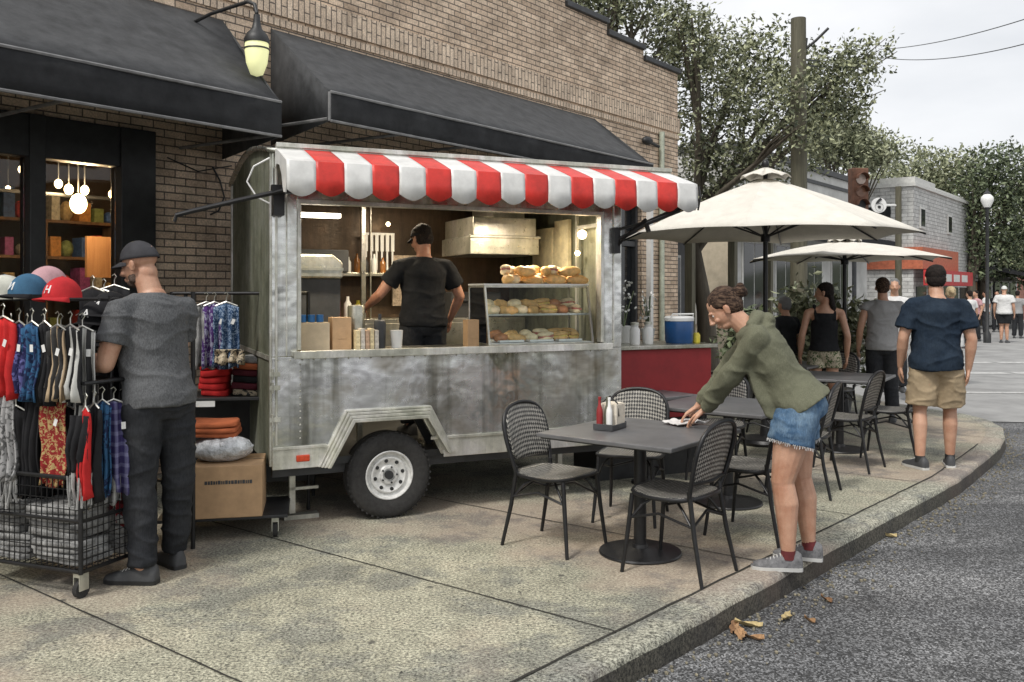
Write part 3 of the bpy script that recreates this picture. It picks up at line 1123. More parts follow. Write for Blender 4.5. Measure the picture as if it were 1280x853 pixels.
# striped awning
aw = MB()
N = 17
AX0, AX1 = .02, 3.09
prof = [(-.02, 2.53), (-.12, 2.499), (-.22, 2.466), (-.32, 2.432), (-.42, 2.396), (-.430, 2.345), (-.432, 2.29)]
for i in range(N):
    x0 = AX0 + (AX1 - AX0) * i / N
    x1 = AX0 + (AX1 - AX0) * (i + 1) / N
    aw.mi = i % 2
    n = 8
    cols = []
    for k in range(n + 1):
        x = x0 + (x1 - x0) * k / n
        sag = .003 * math.sin(PI * k / n)
        col = [Vector((x, y + sag * (.4 if j < 6 else 1) * (1 if j > 0 else 0) * -1, z)) for j, (y, z) in enumerate(prof)]
        col.append(Vector((x, -.432 - sag * 1.2 + .006 * math.sin(i * 2.1 + k), 2.215 - .042 * math.sin(PI * k / n) + .006 * math.sin(i * 1.7))))
        cols.append([aw.bm.verts.new(p) for p in col])
    for k in range(n):
        for j in range(len(prof)):
            aw._f([cols[k][j], cols[k + 1][j], cols[k + 1][j + 1], cols[k][j + 1]])
aw.mi = 0
for x in (AX0, AX1):
    cheek = [(y, z) for y, z in prof] + [(-.40, 2.2), (-.33, 2.21), (-.30, 2.25), (-.26, 2.33), (-.18, 2.40), (-.08, 2.42), (-.02, 2.40)]
    aw.prism(cheek, (x - .002, 0, 0), (0, 1, 0), (0, 0, 1), (.004, 0, 0))
awo = aw.obj('awning', [M['vwhite'], M['vred']], tr, smooth=35, solid=.004)
b = MB()
b.tube([(AX0 + .01, y * .97, z - .018) for y, z in prof[:6]], .009, 6)
b.tube([(AX1 - .01, y * .97, z - .018) for y, z in prof[:6]], .009, 6)
b.tube([(AX0, -.41, 2.345), (AX1, -.41, 2.345)], .011, 6)
b.tube([(AX1 + .012, -.43, 2.38), (AX1 + .014, -.445, 2.3), (AX1 + .012, -.42, 2.2)], .008, 6)
b.obj('awning_frame', M['blackmetal'], awo)
# folding arms
b = MB()
b.tube([(2.62, -.02, 1.98), (2.78, -.2, 2.1), (3.07, -.42, 2.24)], .014, 6)
b.tube([(2.62, -.02, 2.06), (2.8, -.18, 2.12), (3.07, -.41, 2.27)], .012, 6)
b.tube([(2.62, -.02, 1.92), (2.66, -.08, 2.0), (2.78, -.2, 2.14)], .012, 6)
b.box((2.62, -.02, 1.98), (.05, .05, .2))
b.tube([(2.78, -.2, 2.1), (2.79, -.22, 2.04)], .02, 6)
b.obj('folding_arm', M['blackmetal'], tr)
b = MB()
b.tube([(.05, -.12, 2.24), (-.25, -.10, 2.16), (-.52, -.08, 2.085), (-.6, -.075, 2.06), (-.61, -.075, 2.02)], [.016, .016, .016, .015, .012], 8)
b.box((.03, -.05, 2.16), (.07, .1, .16))
b.box((.06, -.1, 2.25), (.16, .06, .05))
b.obj('hatch_arm', M['blackmetal'], tr)
b = MB()
b.tube([(-.02, -.03, 2.46), (-.12, -.02, 2.4), (-.16, 0, 2.3), (-.1, -.02, 2.2), (-.02, -.03, 2.16)], .006, 6)
b.obj('cable', M['whiteplastic'], tr)

# ---- fittings inside: parts of the trailer
b = MB()
b.prism([(0, 1.9), (0, 2.05), (.03, 2.06), (.03, 2.22), (.62, 2.22), (.62, 2.06), (.65, 2.05), (.65, 1.9)], (1.8, 1.0, 0), (1, 0, 0), (0, 0, 1), (0, .7, 0))
b.bx(1.79, 2.46, .985, 1.0, 2.04, 2.065)
b.obj('extractor_hood', M['stainless'], tr, bevel=.006)
b = MB()
b.bx(2.1, 2.40, 1.2, 1.7, 2.221, 2.48)
b.obj('duct', M['stainless'], tr)
b = MB()
b.bx(.06, 2.62, 1.65, 2.06, 1.3, 1.34)
b.bx(.06, 1.4, 1.78, 2.06, 1.72, 1.75)
b.bx(.06, 2.62, 1.65, 1.69, .46, 1.3)
b.bx(1.06, 1.1, 1.74, 1.78, 1.34, 2.4)
b.bx(1.14, 1.15, 1.74, 1.78, 1.34, 2.4)
b.obj('back_counter', M['stainless'], tr, bevel=.003)
b = MB()
b.bx(.4, .95, 1.755, 2.05, 1.752, 1.95)
b.obj('oven', M['dark2'], tr, bevel=.01)
b = MB()
b.bx(1.9, 2.4, 1.72, 2.05, 1.341, 1.58)
b.cyl((1.95, 1.70, 1.5), (2.35, 1.70, 1.5), .012)
b.obj('griddle', M['dark2'], tr, bevel=.01)
b = MB()
b.bx(1.42, 1.66, 1.99, 2.02, 1.45, 1.92)
b.obj('menu_board', plain('pale_menu_paper', (.4, .32, .24), .7, var=.5, scale=60), tr)
b = MB()
b.bx(2.60, 2.635, .75, 1.0, 1.7, 2.2)
b.bx(2.60, 2.635, 1.05, 1.45, 1.75, 2.15)
b.obj('wall_panel', plain('cream_panel', (.62, .55, .36), .4), tr)
b = MB()
b.bx(2.58, 2.6, .2, .23, 1.2, 2.3)
b.bx(2.58, 2.6, .55, .58, 1.2, 2.3)
b.bx(2.58, 2.6, .2, .58, 2.1, 2.13)
b.obj('panel_trim', M['alu'], tr)
b = MB()
b.bx(.22, .56, .42, .5, 2.12, 2.15)
b.obj('strip_lamp', M['tubelamp'], tr)
b = MB()
b.bx(1.1, 1.5, 1.1, 1.18, 2.36, 2.39)
b.obj('strip_lamp', M['tubelamp'], tr)
for x, y, z, r in ((2.56, .42, 2.05, .038), (2.56, .5, 1.9, .022), (2.0, 1.05, 2.3, .02), (1.35, 1.9, 2.2, .02)):
    b = MB()
    b.ell((x, y, z), r, seg=12, rings=8)
    b.obj('bulb', M['bulb'], tr, smooth=180)
def lamp(name, loc, e, parent, size=.3, sy=.05, col=(1, .84, .62)):
    ld = bpy.data.lights.new(name, 'AREA')
    ld.shape = 'RECTANGLE'
    ld.size = size
    ld.size_y = sy
    ld.energy = e
    ld.color = col
    o = bpy.data.objects.new(name, ld)
    COL.objects.link(o)
    o.parent = parent
    o.location = loc
    return o
lamp('strip_light', (.39, .46, 2.11), 7, tr, .32, .07)
lamp('strip_light', (1.3, 1.14, 2.35), 11, tr, .38, .07)
lamp('case_fill_light', (2.1, .45, 2.17), 9, tr, .2, .05)  # fill light added to brighten the pastries, no fitting modelled here
# hanging utensils (ladles and knives on a rack)
b = MB()
b.bx(1.12, 1.42, 1.93, 1.96, 2.10, 2.12)
for k in range(6):
    x = 1.14 + k * .05
    b.bx(x, x + .016, 1.92, 1.93, 1.78 + .03 * (k % 2), 2.1)
    b.bx(x - .006, x + .024, 1.915, 1.935, 1.95, 2.1)
b.obj('utensil_rack', M['whiteplastic'], tr)

# ---- display case standing on the counter
dc = thing('display_case', TW(1.6, .1, 1.172), TR, 'glass fronted display case of pastries on the trailer counter', 'display case')
W_, D_, H_ = .88, .4, .45
fr = MB()
def bar(p, q, r=.011):
    fr.cyl(p, q, r, seg=4)
FB0, FB1, BB0, BB1 = (0, 0, .01), (W_, 0, .01), (0, D_, .01), (W_, D_, .01)
FT0, FT1, BT0, BT1 = (0, .09, H_), (W_, .09, H_), (0, D_, H_), (W_, D_, H_)
for p, q in ((FB0, FB1), (FB0, BB0), (FB1, BB1), (BB0, BB1), (FT0, FT1), (FT0, BT0), (FT1, BT1), (BT0, BT1), (FB0, FT0), (FB1, FT1), (BB0, BT0), (BB1, BT1)):
    bar(p, q)
bar((0, .05, .235), (W_, .05, .235), .009)
fr.obj('frame', M['alu'], dc)
b = MB()
b.bx(0.01, W_ - .01, .06, D_ - .01, .225, .235)
b.bx(0.01, W_ - .01, .012, D_ - .01, .012, .022)
b.bx(-.01, W_ + .01, .08, D_ + .01, H_ + .008, H_ + .02)
b.obj('shelf', M['whiteplastic'], dc)
b = MB()
b.quad((0.012, -.004, .02), (W_ - .012, -.004, .02), (W_ - .012, .083, H_ - .012), (.012, .083, H_ - .012))
b.obj('glass_front', M['glass'], dc)
b = MB()
b.quad((-.004, .01, .02), (-.004, D_ - .01, .02), (-.004, D_ - .01, H_ - .012), (-.004, .092, H_ - .012))
b.obj('glass_side', M['glass'], dc)

# pastries
PC = [plain('golden_crust', (.68, .42, .16), .5, var=.4, scale=30), plain('pale_dough', (.8, .66, .42), .55, var=.3, scale=30),
      plain('brown_crust', (.45, .2, .09), .5, var=.4, scale=30), plain('sliced_ham_pink', (.5, .17, .13), .5, var=.4, scale=30), plain('yellow_filling', (.66, .5, .13), .5, var=.3, scale=30)]
def pastry_bm(kind):
    b = MB()
    if kind == 0:      # croissant-like twist
        pts, rad = [], []
        for k in range(9):
            a = PI * (k / 8 - .5)
            pts.append((.045 * math.sin(a) * 1.2, -.02 * math.cos(a) + .01, .018))
            rad.append(.006 + .018 * math.cos(a) * (1.12 if k % 2 else .95))
        b.tube(pts, rad, 8)
    elif kind == 1:    # round bun
        b.ell((0, 0, .02), (.042, .038, .024), seg=14, rings=8, jitter=.03)
    elif kind == 2:    # filled roll
        b.ell((0, 0, .014), (.055, .028, .016), seg=12, rings=6, jitter=.04)
        b.mi = 1
        b.box((0, 0, .024), (.09, .045, .008))
        b.mi = 0
        b.ell((0, 0, .034), (.055, .028, .014), seg=12, rings=6, jitter=.04)
    return b
protos = []
for nm, kd, ms in (('croissant', 0, PC[0]), ('bun', 1, PC[1]), ('filled_roll', 2, [PC[1], PC[3]]), ('bun', 1, PC[2]), ('filled_roll', 2, [PC[0], PC[4]])):
    protos.append((nm, pastry_bm(kd).obj(nm, ms, smooth=60)))
used = set()
def pastry(k, x, y, z, lab, grp, sc=1.0):
    nm, o = protos[k]
    c = o if k not in used else o.copy()
    if k in used:
        COL.objects.link(c)
    used.add(k)
    c.location = TW(x, y, z)
    c.scale = (sc, sc, sc * 1.1)
    c.rotation_euler = (random.uniform(-.15, .15), random.uniform(-.15, .15), random.uniform(0, 6.28))
    tag(c, lab, {'croissant': 'croissant', 'bun': 'bun', 'filled_roll': 'roll'}[nm], grp)
KN = ['croissant', 'round pale bun', 'filled roll', 'dark brown bun', 'yellow filled roll']
ORD = ['first', 'second', 'third', 'fourth', 'fifth', 'sixth', 'seventh', 'eighth', 'ninth', 'tenth']
for i in range(20):
    k = (0, 1, 4, 0, 2, 1)[i % 6]
    lay = i // 10
    pastry(k, 1.81 + (i % 10) * .066, .22 + .06 * (i % 3), 1.645 + lay * .066, KN[k] + ', ' + ORD[i % 10] + ' from left in the ' + ('top' if lay else 'bottom') + ' layer heaped on the display case', 'pastries heaped on top of the display case', 1.5)
for i in range(14):
    k = (1, 0, 1, 0, 4, 3, 2)[i // 2]
    pastry(k, 1.67 + (i // 2) * .115, .19 + .12 * (i % 2), 1.409 + (.045 if i % 2 else 0), KN[k] + ', ' + ORD[i // 2] + ' from left on the upper shelf of the glass case, ' + ('back' if i % 2 else 'front'), 'pastries on the upper shelf of the display case', 1.45)
for i in range(12):
    k = (3, 0, 1, 2, 4, 4)[i // 2]
    pastry(k, 1.74 + (i // 2) * .125, .2 + .1 * (i % 2), 1.2 + (.022 if i % 2 else 0), KN[k] + ', ' + ORD[i // 2] + ' from left on the lowest level of the glass case, ' + ('back' if i % 2 else 'front'), 'pastries on the bottom trays of the display case', 1.35)
for i in range(3):
    b = MB()
    b.box((0, 0, .004), (.2, .24, .004))
    for sx in (-1, 1):
        b.box((sx * .1, 0, .01), (.004, .24, .016))
        b.box((0, sx * .12, .01), (.2, .004, .016))
    o = b.obj('tray', M['whiteplastic'])
    o.location = TW(1.80 + i * .25, .25, 1.196)
    o.rotation_euler = (0, 0, TR)
    tag(o, ['white tray at the left end of the case floor', 'white tray in the middle of the case floor', 'white tray at the right end of the case floor'][i], 'tray', 'trays in the display case')

# things standing on the counter
def place(o, x, y, z, lab, cat, grp=None, rz=TR):
    o.location = TW(x, y, z)
    o.rotation_euler = (0, 0, rz)
    return tag(o, lab, cat, grp)
b = MB(); b.bx(-.098, .098, -.07, .07, 0, .195); b.bx(-.1, .1, -.005, .005, .1955, .198)
place(b.obj('cardboard_box', M['carton2'], bevel=.004), .315, .2, 1.171, 'pale carton box at the left end of the trailer counter', 'box')
b = MB(); b.bx(-.066, .066, -.07, .07, 0, .23); b.bx(-.03, .03, -.072, -.07, .08, .16)
place(b.obj('cardboard_box', M['cardboard'], bevel=.004), .50, .2, 1.171, 'taller brown cardboard box beside the pale carton on the trailer counter', 'box')
b = MB(); b.lathe([(.06, 0), (.062, .01), (.062, .3), (.058, .31), (.02, .315)], seg=24)
place(b.obj('steel_canister', M['stainless'], smooth=40), .635, .27, 1.171, 'tall steel canister behind the packets on the trailer counter', 'canister')
ORD_ = ['first', 'second', 'third', 'fourth', 'fifth']
for k in range(5):
    b = MB(); b.bx(-.014, .014, -.05, .05, 0, .14 + .012 * (k % 2)); b.bx(-.0145, .0145, -.052, -.05, .03, .05)
    place(b.obj('paper_packet', plain('packet_%d' % (k % 3), [(.6, .5, .3), (.5, .46, .4), (.45, .3, .2)][k % 3], .7, var=.4, scale=40), bevel=.003), .60 + .033 * k, .12, 1.171, ORD_[k] + ' slim paper packet from the left in front of the steel canister', 'packet', 'row of packets on the trailer counter')
b = MB(); b.lathe([(.036, 0), (.045, .13), (.047, .132), (.044, .134), (.035, .01)], seg=20)
place(b.obj('paper_cup', M['whiteplastic'], smooth=40), .90, .15, 1.171, 'white paper cup beside the vendor on the trailer counter', 'cup')
b = MB(); b.lathe([(.04, 0), (.045, .17), (.04, .2), (.02, .21)], seg=16); b.cyl((0, 0, .2), (0, 0, .25), .012)
place(b.obj('lidded_jug', M['dark2'], smooth=40), .79, .2, 1.171, 'black lidded jug between packets and paper cup', 'jug')
b = MB(); b.bx(-.045, .045, -.05, .05, 0, .2); b.bx(-.03, .03, -.052, -.05, .06, .13)
place(b.obj('paper_bag', M['cardboard'], bevel=.004), 1.50, .22, 1.171, 'brown paper bag by the vendor left of the display case', 'bag')
mach = thing('drinks_machine', TW(.42, .75, 1.3), TR, 'steel topped drinks machine with a dark body at the left of the trailer hatch', 'machine')
b = MB(); b.prism([(-.2, .38), (.2, .38), (.2, .5), (.12, .56), (-.12, .56), (-.2, .5)], (0, -.15, 0), (1, 0, 0), (0, 0, 1), (0, .35, 0))
b.obj('top_cover', M['stainless'], mach, bevel=.015)
b = MB(); b.bx(-.19, .19, -.1, .2, 0, .38)
b.obj('body', M['dark2'], mach)
b = MB(); b.bx(-.201, .201, -.158, -.15, .44, .46)
b.obj('band', M['stainless'], mach)
st = MB(); st.bx(.1, .8, .62, 1.0, 1.26, 1.3); st.bx(.12, .16, .64, .68, .45, 1.26); st.bx(.74, .78, .64, .68, .45, 1.26)
st.obj('side_table', M['stainless'], tr)
b = MB()
for k in range(12):
    b.ell((random.uniform(-.09, .09), random.uniform(-.06, .06), random.uniform(.02, .16)), random.uniform(.03, .05), seg=8, rings=6, jitter=.12)
place(b.obj('green_produce', plain('lettuce', (.16, .26, .05), .6, var=.6, scale=30), smooth=60), .30, .42, 1.171, 'heap of green produce left of the hatch behind the pale carton', 'vegetables')
b = MB()
for k in range(3):
    b.cyl((-.06 + .06 * k, 0, 0), (-.06 + .06 * k, 0, .05), .025)
place(b.obj('sauce_pots', M['blueplastic'], smooth=40), .30, .2, 1.37, 'row of three small blue pots standing on the pale carton', 'pots')

# clutter on the back counter and shelf
def clutter(x, y, z, r, h, m, nm, lab, grp):
    b = MB(); b.lathe([(r * .9, 0), (r, .01), (r, h * .68), (r * .45, h * .82), (r * .4, h), (r * .3, h + .002)], seg=16)
    return place(b.obj(nm, m, smooth=40), x, y, z, lab, 'bottle' if nm == 'bottle' else 'tub', grp)
cm = [M['whiteplastic'], M['redpaint'], plain('amber_bottle', (.3, .12, .03), .2), plain('green_bottle', (.05, .16, .06), .2), M['dark'], plain('yellow_plastic', (.6, .5, .05), .4)]
cn = ['white', 'red', 'amber', 'green', 'black', 'yellow']
for k in range(9):
    q = (k * 5 + 1) % 6
    clutter(.30 + k * .095, 1.86, 1.342, .028 + .006 * (k % 3), .16 + .035 * ((k * 7) % 4), cm[q], 'bottle', cn[q] + ' bottle, ' + ORD[k] + ' from left on the back counter inside the trailer', 'bottles on the back counter of the trailer')
for k in range(5):
    q = (k * 2) % 6
    clutter(1.0 + .08 * k - .02, 1.9, 1.752, .026, .14 + .03 * (k % 2), cm[q], 'bottle', cn[q] + ' bottle, ' + ORD[k] + ' from left on the high shelf inside the trailer', 'bottles on the high shelf of the trailer')
# ================================================================ BISTRO CHAIRS
def make_chair():
    t = thing('bistro_chair', (0, 0, 0), 0, 'x', 'chair', 'black woven bistro chairs')
    def sup(r, n=28, sx=.215, sy=.21, e=3.2):
        out = []
        for k in range(n):
            a = 2 * PI * k / n
            c, s = math.cos(a), math.sin(a)
            d = (abs(c) ** e + abs(s) ** e) ** (-1 / e)
            out.append((sx * r * d * c, sy * r * d * s))
        return out
    b = MB()
    b.loft([[Vector((x, y, z + .012 * (y / .2) ** 2)) for x, y in sup(r)] for r, z in ((.97, .440), (1.0, .448), (.98, .458), (.8, .455), (.4, .450))])
    b.obj('seat', M['weave'], t, smooth=60)
    b = MB()
    b.tube([(x, y, .446 + .012 * (y / .2) ** 2) for x, y in sup(1.03)], .012, 6, closed=True)
    b.obj('seat_frame', M['blackmetal'], t, smooth=60)
    for sx in (-1, 1):
        b = MB()
        b.tube([(sx * .185, .175, .445), (sx * .195, .195, .25), (sx * .215, .225, .0)], [.014, .0135, .011], 8)
        b.obj('leg', M['blackmetal'], t, smooth=60)
        b = MB()
        b.tube([(sx * .185, -.18, .50), (sx * .18, -.185, .445), (sx * .19, -.215, .25), (sx * .21, -.27, .0)], [.014, .014, .0135, .011], 8)
        b.obj('leg', M['blackmetal'], t, smooth=60)
    hoop = [(-.182, -.178, .46), (-.205, -.205, .56), (-.222, -.235, .68), (-.215, -.258, .77), (-.175, -.275, .835), (-.10, -.287, .868), (0, -.292, .878)]
    hoop = hoop + [(-x, y, z) for x, y, z in reversed(hoop[:-1])]
    # smooth it
    P = [Vector(p) for p in hoop]
    Q = []
    for i in range(len(P) - 1):
        Q += [P[i], P[i].lerp(P[i + 1], .5)]
    Q.append(P[-1])
    for _ in range(2):
        Q = [Q[0]] + [(Q[i - 1] + Q[i] * 2 + Q[i + 1]) / 4 for i in range(1, len(Q) - 1)] + [Q[-1]]
    b = MB()
    b.tube(Q, .0135, 8)
    b.obj('back_frame', M['blackmetal'], t, smooth=60)
    # woven back panel hung in the hoop
    def ywid(z):
        best = [(abs(q.z - z), abs(q.x), q.y) for q in Q]
        lo = [q for q in Q if q.x <= 0]
        for a, c in zip(lo[:-1], lo[1:]):
            if a.z <= z <= c.z and c.z > a.z:
                f = (z - a.z) / (c.z - a.z)
                return abs(a.x + (c.x - a.x) * f), a.y + (c.y - a.y) * f
        return .05, lo[-1].y
    def pan(u, v):
        z = .535 + v * .338
        w, y = ywid(min(z, .872))
        w = max(.02, w - .01)
        if v < .12:
            w *= .86 + v
        x = (u * 2 - 1) * w
        return (x, y + .018 - .05 * (1 - (x / .22) ** 2) * .5, z)
    b = MB()
    b.grid(pan, 14, 16)
    b.obj('backrest', M['weave'], t, smooth=180, solid=.009)
    b = MB()
    for sx in (-1, 1):
        b.tube([(sx * .19, .188, .30), (sx * .165, .12, .39), (sx * .12, .06, .435)], .008, 6)
        b.tube([(sx * .188, -.205, .30), (sx * .165, -.13, .39), (sx * .12, -.06, .435)], .008, 6)
        b.tube([(sx * .19, .187, .31), (sx * .197, 0, .36), (sx * .19, -.203, .31)], .008, 6)
    b.tube([(-.19, -.205, .31), (0, -.19, .37), (.19, -.205, .31)], .008, 6)
    b.tube([(-.2, -.2, .545), (0, -.215, .535), (.2, -.2, .545)], .010, 6)
    b.obj('stretcher', M['blackmetal'], t, smooth=60)
    return t
chair0 = make_chair()
nch = 0
def chair(x, y, face, label):
    """face: heading of the sitter in degrees (0 = +x)"""
    global nch
    o = put(chair0, nch == 0, (x, y, 0), R(face - 90), label)
    nch += 1
    return o
chair(.28, 5.60, -38, 'empty woven chair nearest the trailer wheel, left of the near table')
chair(.93, 5.09, 141, 'woven chair on the kerb side of the near table, closest to the camera')
chair(.83, 6.28, 250, 'woven chair tucked behind the near table, behind the napkin box')
chair(1.56, 5.86, 142, 'woven chair between the near table and the woman in the green hoodie')
chair(1.75, 7.65, 245, 'woven chair behind the second table, in front of the red counter')
chair(2.28, 7.10, 150, 'woven chair just behind the denim shorts of the woman wiping')
chair(3.02, 8.1, 140, 'woven chair at the kerb side of the far table, left of two')
chair(3.62, 8.62, 150, 'woven chair beside the man in the navy shirt')
chair(2.95, 9.95, -60, 'woven chair on the far side of the far table')
chair(2.35, 8.55, -30, 'woven chair at the left of the far table')
chair(1.95, 9.3, -45, 'woven chair by the pole of the large umbrella')
chair(3.7, 10.4, 225, 'woven chair behind the farthest table near the woman in the black tank top')

# ================================================================ TABLES
def make_table():
    t = thing('bistro_table', (0, 0, 0), 0, 'x', 'table', 'dark pedestal bistro tables')
    b = MB()
    b.box((0, 0, .727), (.90, .90, .026))
    b.obj('tabletop', M['tabletop'], t, bevel=.006)
    b = MB()
    b.box((0, 0, .7095), (.86, .86, .008))
    b.box((0, 0, .699), (.5, .05, .012))
    b.box((0, 0, .699), (.05, .5, .012))
    b.obj('table_frame', M['blackmetal'], t)
    b = MB()
    b.cyl((0, 0, .03), (0, 0, .695), .038, seg=20)
    b.obj('column', M['blackmetal'], t, smooth=40)
    b = MB()
    b.lathe([(.245, 0), (.25, .008), (.245, .018), (.12, .03), (.05, .04), (.045, .06)], seg=40)
    b.obj('base', M['blackmetal'], t, smooth=40)
    return t
tb0 = make_table()
SA = R(STREET)
put(tb0, True, (.775, 5.43, 0), SA, 'near square dark table with a napkin box, being wiped by the woman')
put(tb0, False, (1.62, 6.72, 0), SA, 'second square dark table, just behind the green hoodie')
put(tb0, False, (3.28, 8.98, 0), SA + .1, 'third square dark table, beside the man in the navy shirt')
put(tb0, False, (3.2, 10.6, 0), SA, 'farthest square dark table, in front of the seated person in black')
put(tb0, False, (1.14, 7.42, 0), SA - .3, 'small dark table against the red counter at the end of the trailer', scale=(.62, .62, 1))

# napkin and sauce caddy on the near table
cd = thing('napkin_caddy', (.60, 5.50, .741), SA + .1, 'pale napkin box and sauce bottles in a dark tray on the near table', 'caddy')
b = MB()
b.box((0, 0, .008), (.2, .13, .014))
b.box((-.098, 0, .025), (.006, .13, .03))
b.box((.098, 0, .025), (.006, .13, .03))
b.box((0, -.063, .022), (.2, .006, .026))
b.box((0, .063, .022), (.2, .006, .026))
b.obj('tray', M['dark2'], cd, bevel=.003)
b = MB(); b.tube([(0, -.06, .08), (0, -.05, .16), (0, 0, .2), (0, .05, .16), (0, .06, .08)], .005, 6)
b.obj('handle', M['blackmetal'], cd)
b = MB(); b.box((.032, -.002, .085), (.118, .112, .135)); b.box((.032, -.002, .156), (.10, .10, .005))
b.obj('napkins', plain('paper_napkin', (.68, .62, .52), .8, var=.15, scale=40), cd, bevel=.004)
for x, y, mm in ((-.07, -.03, 'whiteplastic'), (-.07, .035, 'redpaint'), (-.035, .0, 'steeld')):
    b = MB(); b.lathe([(.019, .016), (.02, .1), (.018, .125), (.009, .15), (.008, .185), (.01, .186), (.01, .2)], (x, y, 0), 14)
    b.obj('bottle', M[mm], cd, smooth=40)

# ================================================================ UMBRELLAS
def umbrella(loc, R_, zr, zt, ph, label, n=8, pole_r=.024):
    t = thing('market_umbrella', loc, 0, label, 'umbrella', 'cream market umbrellas')
    rim = [Vector((R_ * math.cos(2 * PI * k / n + ph), R_ * math.sin(2 * PI * k / n + ph), zr)) for k in range(n)]
    top = Vector((0, 0, zt))
    b = MB()
    m_ = 8
    for k in range(n):
        a, c = rim[k], rim[(k + 1) % n]
        def f(u, v):
            e = a.lerp(c, u)
            # scooped hem and slight sag between ribs
            p = top.lerp(e, .06 + v * .94)
            s = math.sin(PI * u)
            p.z += -.05 * s * v * (1 - v) * 2 + .025 * math.sin(PI * v) + .02 * s * v
            q = Vector((p.x, p.y, 0))
            return p - q.normalized() * (.05 * s * v)
        b.grid(f, 8, m_)
    bmesh.ops.remove_doubles(b.bm, verts=b.bm.verts[:], dist=.002)
    cn = b.obj('canopy', M['cream'], t, smooth=20, solid=.005)
    b = MB()
    vr = R_ * .17
    for k in range(n):
        a0, a1 = 2 * PI * k / n + ph, 2 * PI * (k + 1) / n + ph
        def g(u, v):
            aa = a0 + (a1 - a0) * u
            r = vr * (.12 + .88 * v) * (1 - .06 * math.sin(PI * u))
            return (r * math.cos(aa), r * math.sin(aa), zt + .09 - .11 * v + .03 * math.sin(PI * u) * v)
        b.grid(g, 4, 4)
    b.obj('vent', M['cream'], cn, smooth=40, solid=.005)
    b = MB()
    b.cyl((0, 0, .02), (0, 0, zt + .05), pole_r, seg=16)
    b.ell((0, 0, zt + .13), (.04, .04, .05), seg=12, rings=8)
    b.obj('pole', M['blackmetal'], t, smooth=50)
    b = MB()
    b.cyl((0, 0, zr - .06), (0, 0, zr + .02), pole_r * 2.0, seg=16)
    b.obj('hub', M['blackmetal'], t, smooth=50)
    for k in range(n):
        b = MB()
        e = rim[k]
        b.tube([top.lerp(e, .05) - Vector((0, 0, .01)), top.lerp(e, .5) - Vector((0, 0, .0)), e - Vector((0, 0, .015))], .009, 6)
        mid = top.lerp(e, .52)
        b.tube([(0, 0, zr + .0) + Vector((e.x, e.y, 0)).normalized() * .04 if False else Vector((e.x, e.y, 0)).normalized() * .04 + Vector((0, 0, zr)), mid - Vector((0, 0, .012))], .009, 6)
        b.obj('rib', M['blackmetal'], t)
    b = MB()
    b.lathe([(.27, 0), (.28, .03), (.26, .06), (.06, .09), (.04, .3)], seg=28)
    b.obj('base', M['blackmetal'], t, smooth=40)
    return t
umbrella((2.64, 9.35, 0), 1.52, 2.16, 2.78, R(22.5), 'large cream umbrella over the tables behind the woman wiping')
umbrella((4.15, 11.2, 0), 1.22, 1.98, 2.22, R(10), 'smaller cream umbrella over the woman in the black tank top')

# ================================================================ RED COUNTER
rc = thing('red_counter', (.72, 7.42, 0), TR, 'dark red service counter with a pale top at the right end of the trailer', 'counter')
b = MB(); b.bx(0, 1.13, 0, .55, .50, 1.09)
b.obj('cabinet', M['redpaint'], rc, bevel=.006)
b = MB(); b.bx(.04, 1.09, .06, .52, .0, .497)
b.obj('plinth', M['dark'], rc)
b = MB(); b.bx(-.03, 1.17, -.04, .59, 1.092, 1.125)
b.obj('countertop', M['stainless'], rc, bevel=.005)
def RW(x, y, z=1.126):
    return Vector((.72, 7.42, 0)) + Vector((x * math.cos(TR) - y * math.sin(TR), x * math.sin(TR) + y * math.cos(TR), z))
cl = thing('drinks_cooler', RW(.93, .2), TR, 'blue drinks cooler with a white lid on the red counter', 'cooler')
b = MB(); b.lathe([(.115, 0), (.122, .02), (.128, .19), (.126, .195)], seg=32)
b.obj('body', plain('cooler_blue', (.012, .07, .21), .35, var=.2), cl, smooth=40)
b = MB(); b.lathe([(.131, .196), (.133, .222), (.12, .236), (.08, .24), (.02, .242)], seg=32); b.tube([(-.128, -.03, .2), (-.11, -.06, .258), (.11, -.06, .258), (.128, -.03, .2)], .007, 6)
b.obj('lid', M['whiteplastic'], cl, smooth=40)
def flowerpot(x, y, s, label):
    t = thing('potted_orchid', RW(x, y), 0, label, 'potted plant', 'white potted flowers on the red counter')
    b = MB(); b.lathe([(.045 * s, 0), (.06 * s, .11 * s), (.065 * s, .12 * s), (.05 * s, .115 * s)], seg=20)
    b.obj('pot', M['whiteplastic'], t, smooth=40)
    b = MB()
    for k in range(9):
        a = random.uniform(0, 6.28)
        b.tube([(0, 0, .1 * s), (.03 * math.cos(a), .03 * math.sin(a), .22 * s), (.07 * s * math.cos(a), .07 * s * math.sin(a), random.uniform(.25, .42) * s)], .004, 5)
    b.obj('stem', M['leafd'], t)
    b = MB()
    for k in range(34):
        a, r = random.uniform(0, 6.28), random.uniform(0, .085) * s
        c = Vector((r * math.cos(a), r * math.sin(a), random.uniform(.2, .44) * s))
        n_ = Vector((random.uniform(-1, 1), random.uniform(-1, 1), random.uniform(-.3, 1))).normalized()
        ax = n_.orthogonal().normalized(); ay = n_.cross(ax)
        b.loft([b.ering(c, ax, ay, .016, .013, 6), b.ering(c + n_ * .006, ax, ay, .006, .006, 6)])
    b.obj('flowers', M['flower'], t)
flowerpot(.17, .1, 1.0, 'white potted flowers at the left end of the red counter')
b_ = thing('glass_jar', RW(.42, .12), 0, 'left of two tall glass drink dispensers on the red counter', 'jar', 'drink jars on the red counter')
